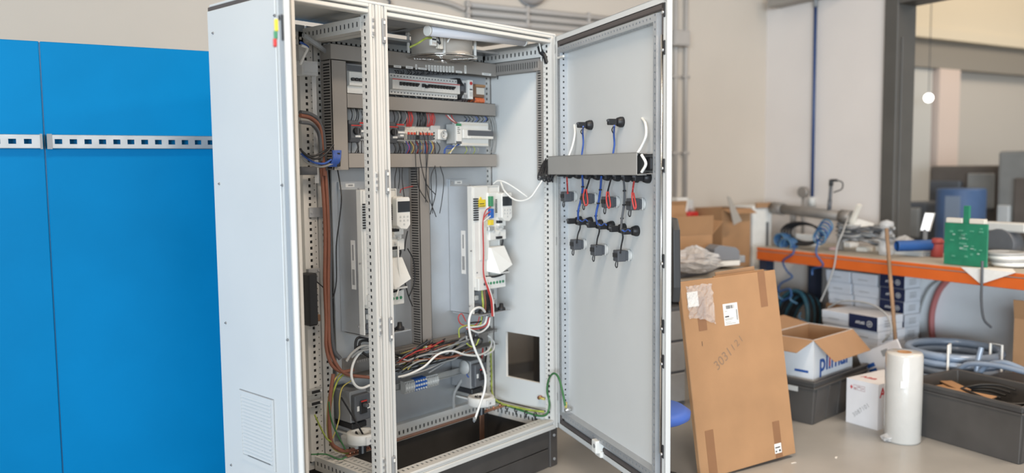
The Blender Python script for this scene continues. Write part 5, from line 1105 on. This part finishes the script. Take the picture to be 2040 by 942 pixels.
# hose coil, brown carton behind
HOSE = mat('blue_grey_hose', (.25, .31, .40), .25, noise=.08, coat=.4)
t = rthing('hose_coil', 'thick coil of translucent blue-grey hose behind the large crate', 'hose coil', 2.76, -.41, 0)
for k in range(8):
    R = .27-.004*(k % 2); part(MB().tube([(R*math.cos(2*math.pi*i/28), R*math.sin(2*math.pi*i/28), .026+k*.047) for i in range(29)], .0245, 8, spline=False), 'hose_turn', HOSE, t)
for a in (3.6, 4.7): part(MB().tube([(.235*math.cos(a), .235*math.sin(a), .0), (.235*math.cos(a), .235*math.sin(a), .44), (.305*math.cos(a), .305*math.sin(a), .44), (.305*math.cos(a), .305*math.sin(a), .0)], .008, 6, spline=False), 'binding_tape', WHITE, t)
for k, pts in enumerate((((1945, 745, 2.52), (1948, 720, 2.53), (1955, 692, 2.55)), ((1948, 748, 2.52), (1965, 728, 2.52), (2000, 722, 2.51), (2045, 738, 2.51)), ((1905, 740, 2.50), (1930, 725, 2.49), (1985, 728, 2.49), (2045, 742, 2.49)))):
    rwire([at_u(*p) for p in pts], .016, HOSE, ['upright blue-grey hose end behind the large crate', 'blue-grey hose arching to the right behind the large crate', 'lower blue-grey hose arching behind the large crate'][k], 'hose', name='hose_end')
carton('tilted_carton', 'brown carton standing at the right edge under the bench', 'carton', 2.90, -1.02, 0, .12, .34, .30, .60, (('-x', 60, .14),))
rsolo(MB().box(-.16, .13, -.12, .12, 0, .30), 'dark_bag', mat('dark_bag', (.045, .045, .048), .6, bump=.5, bscale=12), 'dark bag between large crate and the bench', 'bag', 2.62, -.86, .0, .1, bevel=.06, bseg=3)
# ---------------- work bench
ORG = mat('orange_paint', (.66, .13, .022), .45, noise=.05); t = rthing('work_bench', 'long work bench with orange front beam along the right wall', 'bench', 2.68, -3.4, 0)
BL = 3.4+1.2
part(MB().box(.004, .70, 0, BL, .868, .90), 'bench_top', mat('bench_board', (.40, .36, .30), .7, noise=.12, nscale=4), t, bevel=.003)
bm_ = part(MB().box(0, .05, 0, BL, .80, .866).box(.012, .05, 0, BL, .866, .874).box(-.0, .05, 0, BL, .874, .897), 'front_beam', ORG, t, bevel=.003)
for y in (BL-.08, BL-2.8): part(MB().box(.03, .11, y, y+.08, 0, .80), 'upright', mat('dark_blue_steel', (.03, .04, .07), .5), t); part(MB().box(.6, .68, y, y+.08, 0, .868), 'upright', MATS['dark_blue_steel'], t)
# boxes under the bench
NAVY = mat('navy_print', (.012, .018, .055), .5, noise=.05); WB = mat('white_box', (.62, .64, .68), .6, noise=.04)
bx = {}
def small_box(u, v, z, w, d, h, label, group, navy=False, word=False, rz=0):
    t = rthing('product_box', label, 'box', u, v, z, rz, group)
    part(MB().box(0, d, 0, w, 0, h-.022), 'tray', NAVY if navy == 2 else WB, t, bevel=.002); part(MB().box(-.003, d+.003, -.003, w+.003, h-.055, h-.001), 'lid', NAVY if navy == 2 else WB, t, bevel=.002)
    if navy: part(MB().box(-.0042, -.0032, .001, w-.001, .001, h-.002), 'front_label', NAVY, t)
    if word:
        part(text_mb('ATLAS', h*.18, frame_m((-.005, w*.60, h*.45), (0, -1, 0), (0, 0, 1)), bold=True), 'lettering', PAPER, t)
        part(MB().lathe([(h*.17, 0), (h*.205, 0), (h*.205, .0006), (h*.17, .0006), (h*.17, 0)], (-.0046, w*.27, h*.45), (-1, 0, 0), 18).box(-.0052, -.0044, w*.27-.008, w*.27+.008, h*.45-.002, h*.45+.002).box(-.0052, -.0044, w*.27-.002, w*.27+.002, h*.45-.008, h*.45+.008), 'logo', PAPER, t)
    else:
        part(MB().box(-.0038, -.003, w*.35, w*.75, h*.40, h*.46), 'print', GREYINK, t)
    for k in range(3): part(MB().box(d*.25, d*.7, -.0038, -.003, h*(.3+.17*k), h*(.36+.17*k)), 'side_print', GREYINK, t)
    return t
carton('base_carton', 'plain brown carton under the white product boxes', 'carton', 2.92, .234, 0, 0, .36, .48, .49, (), lid=True)
row = ['bottom', 'middle', 'top']
for r in range(3):
    for c in range(2):
        small_box(2.92+(-.01*r), (.485, .255)[c]+.006*r, .4955+r*.087, .205, .30, .086, row[r]+' white product box of the '+('left', 'right')[c]+' stack under the bench', 'white product boxes under the bench')
carton('base_carton', 'plain brown carton under the navy product boxes', 'carton', 2.90, .012, 0, 0, .36, .20, .225, (), lid=True)
for r in range(6): small_box(2.885, .028+(.006 if r % 2 else 0), .2305+r*.0905, .195, .17, .09, 'navy product box in the right-hand stack, '+['lowest', 'second from bottom', 'third from bottom', 'fourth from bottom', 'fifth from bottom', 'topmost'][r], 'navy product boxes under the bench', 1, True)
carton('base_carton', 'plain brown carton under the front row of product boxes', 'carton', 2.52, -.03, 0, .0, .30, .45, .245, (), lid=True)
for r in range(2):
    for c in range(2): small_box(2.53, (.200, -.027)[c], .2505+r*.0905, .215, .28, .09, ['lower', 'upper'][r]+' white box of the front '+['left', 'right'][c]+' pair below the navy-fronted box', 'front boxes under the bench')
small_box(2.52, .200, .432, .22, .29, .09, 'white-fronted box on top of the front boxes under the bench', 'front boxes under the bench'); small_box(2.515, -.032, .432, .225, .26, .10, 'navy-fronted box with lettering on top of the front boxes', 'front boxes under the bench', 1, True)
rwire([at_u(1650, 612, 2.50), at_u(1672, 602, 2.49), at_u(1700, 600, 2.48), at_u(1740, 608, 2.46), at_u(1768, 630, 2.44), at_u(1776, 660, 2.42), at_u(1758, 682, 2.42)], .006, GREYW, 'grey cable arching over the front product boxes')
# white folded carton with blue print lying on things
a = at_u(1727, 702, 2.28); t = rthing('white_folded_carton', 'tilted white carton piece with blue print behind the film roll', 'carton', 2.30, -.40, .275, 0)
Mx = Matrix.Rotation(-.5, 4, 'X')
part(MB().box(0, .012, -.02, .30, 0, .20).xf(Mx), 'panel', WC, t); part(MB().box(-.001, -.0002, .20, .26, .06, .085).box(-.001, -.0002, .20, .26, .095, .12).xf(Mx), 'blue_print', BLUEINK, t); part(MB().box(-.001, -.0002, .07, .12, .13, .17).xf(Mx), 'bar_code', GREYINK, t)
# coil of black cable and blue hose under the bench, left
t = rthing('cable_coil', 'big black cable coil with blue ties under the left end of the bench', 'cable coil', 2.86, .93, .0)
for k in range(7):
    R = .27-.012*k; part(MB().tube([(.03*k-.1+.12*math.sin(2*math.pi*i/26)*.6, R*.62*math.cos(2*math.pi*i/26), .30+R*math.sin(2*math.pi*i/26)) for i in range(27)], .018, 7, spline=False), 'cable_turn', BLACK if k % 3 else mat('teal_hose', (.03, .10, .14), .35), t)
LB = mat('light_blue_hose', (.08, .18, .29), .3)
for k in range(5):
    a0 = .5+k*.75; y, z = .17*math.cos(a0), .30+.24*math.sin(a0); part(MB().tube([(-.13, y-.03, z-.03), (-.17, y, z+.0), (-.12, y+.03, z+.03)], .008, 6, 5), 'blue_tie', LB, t)
carton('brown_parcel', 'small brown carton by the black cable coil', 'carton', 2.48, .74, 0, .2, .18, .20, .33, (('-x', 30, .1),))
BH = mat('blue_air_hose', (.025, .09, .25), .35)
rwire([at_u(1582, 488, 2.72), at_u(1580, 505, 2.66), at_u(1560, 520, 2.66), at_u(1568, 540, 2.7), at_u(1578, 552, 2.7), at_u(1555, 565, 2.7), at_u(1552, 580, 2.7), at_u(1572, 575, 2.7), at_u(1575, 590, 2.7), at_u(1556, 600, 2.7)], .007, BH, 'blue air hose dangling at the left end of the bench', 'hose', name='air_hose')
rwire([at_u(1630, 480, 2.72), at_u(1626, 505, 2.66), at_u(1640, 528, 2.68), at_u(1620, 535, 2.7), at_u(1618, 548, 2.7)], .007, BH, 'shorter blue air hose hanging over the bench front', 'hose', name='air_hose')
rwire([at_u(1690, 430, 2.95), at_u(1680, 460, 2.72), at_u(1668, 490, 2.665), at_u(1662, 530, 2.64), at_u(1650, 565, 2.62), at_u(1635, 600, 2.6)], .006, GREYW, 'thin grey cable hanging down over the bench front')
# wall-side hoses under the right half of the bench
PINK = mat('red_hose', (.48, .16, .15), .4); UWx = UW-.03
rwire([at_u(1893, 552, UWx), at_u(1870, 580, UWx), at_u(1857, 620, UWx), at_u(1856, 660, UWx), at_u(1862, 700, UWx)], .022, PINK, 'thick red hose bending down the wall under the bench', 'hose', name='red_hose')
rwire([at_u(1880, 552, UWx), at_u(1850, 575, UWx), at_u(1832, 620, UWx), at_u(1830, 660, UWx), at_u(1838, 700, UWx)], .008, GREYW, 'grey cable beside the red hose under the bench')
rwire([at_u(1957, 520, 2.655), at_u(1956, 560, 2.655), at_u(1955, 600, 2.67), at_u(1960, 635, 2.7), at_u(1975, 652, 2.75)], .008, DGREY, 'dark cable hanging from the green board down the bench front')
# ---------------- on the bench
ZT_ = .9012
def bp(px, py): return uvz(at_z(px, py, ZT_))
t = thing('air_cylinder', 'grey metal tube with clamps lying raised across the bench', 'cylinder', at_u(1548, 415, 3.05)); d = at_u(1688, 432, 2.98)-at_u(1548, 415, 3.05); METG = mat('dull_metal', (.27, .25, .23), .45, .4, noise=.1)
part(MB().cyl((0, 0, 0), d, .040, n=16), 'tube', METG, t); part(MB().cyl(d*-.06, d*.10, .05, n=16), 'end_head', METG, t); part(MB().cyl(d*.93, d*1.06, .052, n=16), 'front_head', METG, t); part(MB().bar(d*.02, d*.02+Vector((0, 0, .10)), .03, .03), 'lug', METG, t); part(MB().bar(d*1.0+Vector((0, 0, -.12)), d*1.15+Vector((0, 0, .10)), .04, .02), 'bracket', IVORY, t)
for f in (.25, .92): part(MB().box((d*f).x-.02, (d*f).x+.02, (d*f).y-.02, (d*f).y+.02, ZT_-t.location.z, -.03+(d*f).z), 'stand', METG, t, bevel=.004)
u, v, z = uvz(at_u(1600, 400, 3.2)); t = rthing('pressure_gauge', 'small round gauge standing up behind the grey tube', 'gauge', 3.2, v, ZT_); part(MB().cyl((0, 0, 0), (0, 0, z-.87), .012, n=8), 'stem', METG, t); part(MB().cyl((-.02, 0, z-.83), (.02, 0, z-.83), .045, n=18), 'dial', METG, t)
a = at_u(1652, 417, 2.99); t = thing('inspection_torch', 'black slim torch with curled lead standing on the grey tube', 'torch', a); up = at_u(1656, 362, 2.99)-a
part(MB().cyl((0, 0, 0), up*.9, .013, n=10), 'barrel', DGREY, t); part(MB().cyl(up*.86, up*1.08, .017, n=10).bar(up*1.05, up*1.05+RV*-.05, .02, .02), 'head', BLACK, t, bevel=.002); part(MB().cyl(up*-.02, up*.35, .016, n=10), 'grip', DGREY, t); part(MB().tube([up*1.05+RV*-.05, up*.98+RV*-.10, up*.75+RV*-.10, up*.62+RV*-.03], .005, 6, 6), 'lead', BLACK, t)
random.seed(21)
for k in range(24):
    P = []; y0 = random.uniform(446, 482)
    for x in (1672, 1700, 1728, 1752, 1778): P.append(at_u(x+random.uniform(-6, 6), y0+(x-1672)*.06+random.uniform(-5, 5), 2.95+random.uniform(-.06, .10)))
    rwire(P, .008, [MGREY, DGREY, GREYW, MGREY][k % 4], ['mid grey', 'dark grey', 'pale grey', 'mid grey'][k % 4]+' cable in the heap lying across the bench', group='heap of grey cables on the bench')
t = thing('black_cable_ring', 'black cable ring standing on the bench left of the cable heap', 'cable coil', at_u(1600, 465, 2.86))
for k in range(4): part(MB().tube([RV*(.19-.012*k)*math.cos(2*math.pi*i/24)+Vector((0, 0, (.088-.006*k)*math.sin(2*math.pi*i/24)))+RU*(.02*k-.03) for i in range(25)], .009, 6, spline=False), 'turn', BLACK, t)
for k, (px, py) in enumerate(((1560, 475), (1572, 485), (1640, 470))):
    t = thing('blue_hose_coil', ['leftmost small blue hose coil on the bench', 'blue hose coil at the bench edge below the grey tube', 'blue spiral hose hanging at the bench front'][k], 'hose coil', at_u(px, py, 2.85-.03*k))
    for j in range(5): part(MB().tube([RV*.055*math.cos(2*math.pi*i/16)+Vector((0, 0, .05*math.sin(2*math.pi*i/16)))+RU*(.018*j-.04)+Vector((0, 0, (.02*j if k == 2 else 0)-.01)) for i in range(17)], .007, 6, spline=False), 'turn', BH if j % 2 else LB, t)
q = bp(1605, 478); rsolo(MB().box(-.02, .02, -.14, .14, 0, .09), 'white_packet', PAPER, 'white packet seen through the black cable ring', 'packet', 3.08, uvz(at_u(1603, 470, 3.08))[1], ZT_, bevel=.004)
for k, (px, py, w_, d_, h_, rz, lab, m) in enumerate(((1722, 500, .10, .08, .03, .2, 'flat beige lid lying near the bench front edge', IVORY), (1695, 492, .09, .07, .035, -.1, 'small white flat box by the cable heap', PAPER), (1760, 500, .08, .08, .06, .05, 'small white device next to the wooden stick', WHITE), (1664, 497, .10, .06, .015, .3, 'thin pinkish card on the bench edge', mat('pink_card', (.55, .36, .34), .6)), (1676, 494, .04, .04, .03, .1, 'tiny white block on the pinkish card', WHITE))):
    q = bp(px, py); rsolo(MB().box(-w_/2, w_/2, -d_/2, d_/2, 0, h_).box(-w_*.35, w_*.35, -d_*.35, d_*.35, h_, h_+.004), 'bench_item', m, lab, 'box', max(2.74, q[0]), q[1], ZT_ if k != 4 else ZT_+.0195, rz, bevel=.003)
a = at_u(1680, 440, 3.0); o = a; quad = [at_u(1677, 437, 3.02), at_u(1692, 430, 3.05), at_u(1741, 445, 3.0), at_u(1738, 460, 2.95)]
solo(MB().add([p-o for p in quad]+[p-o-Vector((0, 0, .012)) for p in quad], [(0, 3, 2, 1), (4, 5, 6, 7), (0, 1, 5, 4), (1, 2, 6, 5), (2, 3, 7, 6), (3, 0, 4, 7)]), 'paper_sleeve', PAPER, 'white paper sleeve lying tilted on the cable heap', 'paper', loc=o)
q = uvz(at_u(1766, 480, 2.86)); t = rthing('plastic_cup', 'clear plastic bottle behind the top of the wooden stick', 'bottle', 2.95, uvz(at_u(1766, 470, 2.95))[1], ZT_); part(MB().lathe([(0, .0), (.05, 0), (.055, .06), (.05, .13), (.035, .17), (.05, .20), (.045, .235), (0, .25)], n=20), 'body', FILM, t)
a, b = at_u(1786, 490, 2.85), at_u(1862, 488, 3.1); t = thing('corrugated_tube', 'short blue corrugated tube lying on the bench', 'tube', a); d = b-a; L_ = d.length; pr = []
for k in range(22): pr += [(.034, L_*k/22), (.039, L_*(k+.5)/22)]
part(MB().lathe(pr, axis=d, n=18), 'outer', mat('tube_blue', (.02, .085, .27), .45), t); part(MB().lathe([(.033, 0), (.030, L_*.5), (.030, L_)], axis=d, n=18), 'inner', MATS['tube_blue'], t)
q = uvz(at_u(1822, 470, 3.15)); t = rthing('tray', 'pale shallow tray of parts behind the blue tube', 'tray', 3.12, q[1], ZT_); part(MB().box(-.1, .1, -.15, .15, .03, .05), 'tray_body', IVORY, t, bevel=.015, bseg=2); part(MB().box(-.09, .09, -.14, .1, 0, .03), 'tray_base', LGREY, t); part(crumple(.07, .08, 12, 14, 6), 'film_scrap', FILM, t, loc=(0, .06, .05))
a = at_u(1843, 460, 3.12); b = at_u(1853, 424, 3.12); t = thing('lit_tablet', 'bright white lit screen standing tilted on the bench', 'screen', a); e = (b-a); sd = RV*-1*.035
part(MB().obox(e*.5, e*.5, sd, RU*.006), 'case', WHITE, t); part(MB().obox(e*.5-RU*.0075, e*.46, sd*.85, RU*.001), 'display', mat('lit_display', (.92, .95, 1), .4, emit=1.3), t)
part(MB().box(-.05, .05, -.05, .05, ZT_-a.z, ZT_-a.z+.02).bar((0, 0, ZT_-a.z+.01), e*.1, .02, .02), 'foot', MGREY, t)
u, v, z = uvz(at_u(1868, 457, 3.1)); rsolo(MB().cyl((0, 0, 0), (0, 0, .10), .04, n=16).cyl((0, 0, .10), (0, 0, .13), .05, .03, n=16), 'red_button_box', mat('dull_red', (.36, .06, .055), .5), 'red mushroom button just left of the green board', 'button', 3.1, v, ZT_+.0, bevel=.002)
# green board with pale parts
a, b = at_u(1876, 520, 2.74), at_u(1962, 520, 2.74); va, vb_ = uvz(a)[1], uvz(b)[1]; zt_ = uvz(at_u(1918, 445, 2.74))[2]
t = rthing('circuit_board', 'green circuit board standing upright on the front edge of the bench', 'circuit board', 2.76, vb_, ZT_); W_, H_ = va-vb_, zt_-ZT_
GRN = mat('board_green', (.02, .20, .11), .5, noise=.12, nscale=14)
part(MB().box(0, .012, 0, W_, 0, H_), 'board', GRN, t, bevel=.002); part(MB().box(.012, .05, .02, W_-.02, -.0, .02), 'foot', MGREY, t)
random.seed(33)
for k in range(26): y, z = random.uniform(.02, W_-.05), random.uniform(.05, H_-.03); part(MB().box(-.006, 0, y, y+random.uniform(.01, .03), z, z+random.uniform(.006, .014)), 'component', mat('component_grey', (.10, .33, .22), .5) if k % 4 else mat('component_pale', (.30, .45, .38), .5), t)
for y0_, y1_ in ((.02, W_*.42), (W_*.58, W_-.01)): part(MB().box(-.004, .03, y0_, y1_, H_, H_+.03), 'connector_strip', IVORY, t, bevel=.003)
part(MB().box(.0, .02, W_*.44, W_*.56, H_, H_+.11), 'green_plug', GRN, t)
# sheet of paper over the bench edge
v0, v1, vm = uvz(at_u(1915, 528, 2.675))[1], uvz(at_u(2025, 535, 2.675))[1], uvz(at_u(1955, 565, 2.675))[1]; zl = uvz(at_u(1955, 566, 2.67))[2]
P1, P2, P3, P4 = room(2.672, v0, .9015), room(2.672, v1, .9015), room(2.668, vm, zl), room(2.85, (v0+v1)/2-.05, .9016); o = P3
solo(MB().add([p-o for p in (P1, P2, P3, P4)]+[p-o-RU*.0015+Vector((0, 0, .001)) for p in (P1, P2, P3, P4)], [(0, 1, 2), (0, 3, 1), (6, 5, 4), (5, 7, 4)]), 'paper_sheet', PAPER, 'white paper corner hanging over the orange bench beam', 'paper', loc=o)
t = thing('white_cable_coil', 'coil of white flex lying on the bench right of the green board', 'cable coil', room(2.95, uvz(at_u(2015, 505, 2.95))[1], ZT_+.02))
for k in range(4): part(MB().tube([(.10*math.cos(2*math.pi*i/20), .10*math.sin(2*math.pi*i/20)+.01*k, .02*k) for i in range(21)], .014, 7, spline=False), 'turn', WHITEW if k % 2 == 0 else GREYW, t)
t = rthing('grey_machine_part', 'dark round machine part standing on the bench at the right', 'machine part', 3.15, uvz(at_u(2000, 455, 3.15))[1], ZT_); part(MB().cyl((-.06, 0, .12), (.06, 0, .12), .10, n=20), 'drum', DGREY, t, bevel=.004); part(MB().box(-.07, .07, -.1, .1, 0, .05), 'foot', METG, t, bevel=.004); part(MB().box(-.05, .05, -.16, .12, .2, .26), 'cover', LGREY, t, bevel=.01)
# blue pipe on the right wall
a, b = at_u(1617, 392, UW-.03), at_u(1625, 14, UW-.03); va = (uvz(a)[1]+uvz(b)[1])/2
t = rthing('air_pipe', 'thin blue compressed air pipe running up the white wall', 'pipe', UW-.028, va, uvz(a)[2]); part(MB().cyl((0, 0, 0), (0, 0, uvz(b)[2]-uvz(a)[2]), .014, n=12), 'pipe', mat('pipe_blue', (.03, .06, .16), .4), t); part(MB().cyl((0, 0, uvz(b)[2]-uvz(a)[2]), (0, 0, uvz(b)[2]-uvz(a)[2]+.12), .02, n=12), 'top_fitting', MGREY, t); part(MB().cyl((0, 0, -.08), (0, 0, .0), .03, n=12), 'lower_fitting', LGREY, t)
# ---------------- the hall seen through the opening
HALLW = mat('hall_wall', (.46, .42, .37), .8); HC = mat('hall_ceiling', (.66, .58, .44), .8)
struct(MB().box(12, 12.2, -4, 4, 0, 6), 'wall_hall', HALLW, rz=TH)
struct(MB().box(UW+.25, 12, 2.6, 2.8, 0, 6), 'wall_hall_side', HALLW, rz=TH)
struct(MB().box(UW+.25, 12.2, -4, 2.8, 5.2, 5.3), 'ceiling_hall', HC, rz=TH)
struct(MB().box(UW+.3, 12, 2.42, 2.6, 2.98, 3.9).box(UW+.3, 12, 2.40, 2.42, 2.98, 3.10), 'trim_3', mat('cream_beam', (.70, .62, .48), .7), rz=TH)
struct(MB().box(UW+.3, 12, 2.48, 2.6, 2.66, 2.978), 'trim_4', mat('beam_grey', (.26, .235, .20), .7), rz=TH)
struct(MB().box(6.95, 7.35, 2.46, 2.6, 0, 2.655), 'trim_5', mat('hall_column', (.62, .50, .43), .7), rz=TH)
struct(MB().box(6.2, 6.9, 2.52, 2.6, 0, 2.655), 'trim_6', mat('hall_wall_pale', (.50, .48, .44), .8), rz=TH)
P = at_u(1850, 195, 6.2); t = thing('globe_lamp', 'glowing round lamp hanging in the far hall', 'lamp', P); part(MB().lathe([(.045*math.sin(math.pi*i/10), -.045*math.cos(math.pi*i/10)) for i in range(11)], n=18), 'globe', mat('lamp_glow', (1, .97, .92), .5, emit=9), t); part(MB().cyl((0, 0, .045), (0, 0, 5.2-P.z), .004, n=6), 'cord', DGREY, t)
area('hall_fill', room(7.5, .0, 5.0), room(7.8, 1.6, 2.2), 5, 1.5, 205, (1, .87, .72))  # unseen area lamp, added to brighten the hall
BROWNM = mat('machine_brown', (.12, .10, .085), .6, noise=.2, nscale=3); GREYM = mat('machine_grey', (.24, .235, .22), .6, noise=.15, nscale=3)
def mach(name, label, px0, px1, pyt, U, dep, m, extra=()):
    v0, v1 = uvz(at_u(px0, 400, U))[1], uvz(at_u(px1, 400, U))[1]; zt = uvz(at_u((px0+px1)/2, pyt, U))[2]
    t = rthing(name, label, 'machine', U, v1, 0); part(MB().box(0, dep, 0, v0-v1, 0, zt), 'housing', m, t, bevel=.03, bseg=2)
    for (a, b, c, d, mm, nm) in extra: part(MB().box(-.06, 0, (v0-v1)*a, (v0-v1)*b, zt*c, zt*d), nm, mm, t, bevel=.01)
    return t
BLM = mat('machine_blue', (.06, .11, .22), .5, noise=.2, nscale=4)
mach('hall_machine', 'brown-grey machine block standing in the far hall', 1850, 1990, 330, 5.9, .5, BROWNM, ((.05, .4, .72, .95, GREYM, 'upper_panel'), (.5, .95, .70, .90, DGREY, 'dark_panel'), (.1, .9, .2, .4, GREYM, 'lower_panel')))
mach('hall_machine', 'pale grey machine at the right edge of the far hall', 1985, 2070, 300, 5.5, .4, GREYM, ((.1, .5, .5, .85, BROWNM, 'dark_panel'), (.6, .9, .4, .7, LGREY, 'light_panel')))
mach('hall_machine', 'low dark machine just right of the dark pillar', 1806, 1846, 402, 5.3, .4, DGREY, ((.2, .7, .7, .95, GREYM, 'top_panel'),))
q = uvz(at_u(1915, 375, 5.2)); t = rthing('blue_drum', 'blurred blue drum in front of the brown-grey machine', 'drum', 5.2, q[1], 0)
part(MB().lathe([(0, 0), (.20, 0), (.21, .02), (.21, q[2]*.45), (.216, q[2]*.47), (.21, q[2]*.49), (.21, q[2]-.02), (.20, q[2]), (0, q[2])], n=28), 'shell', BLM, t); part(MB().box(-.213, -.20, -.12, .02, q[2]*.6, q[2]*.95), 'pale_label', mat('pale_blue_panel', (.20, .25, .33), .5), t)

for px, py, rz, lab in ((1667, 914, .4, 'small white paper scrap on the floor in front of the crate'), (1577, 924, -.2, 'thin paper scrap on the floor by the corner of the cardboard sheet')):
    q = at_z(px, py, 0); solo(MB().prism([(0, 0), (.035, .006), (.03, .016), (.004, .012)], (1, 0, 0), (0, 1, 0), (0, 0, 1), (0, 0, .0005), .0012), 'paper_scrap', PAPER, lab, 'paper', loc=q, rz=TH+rz)
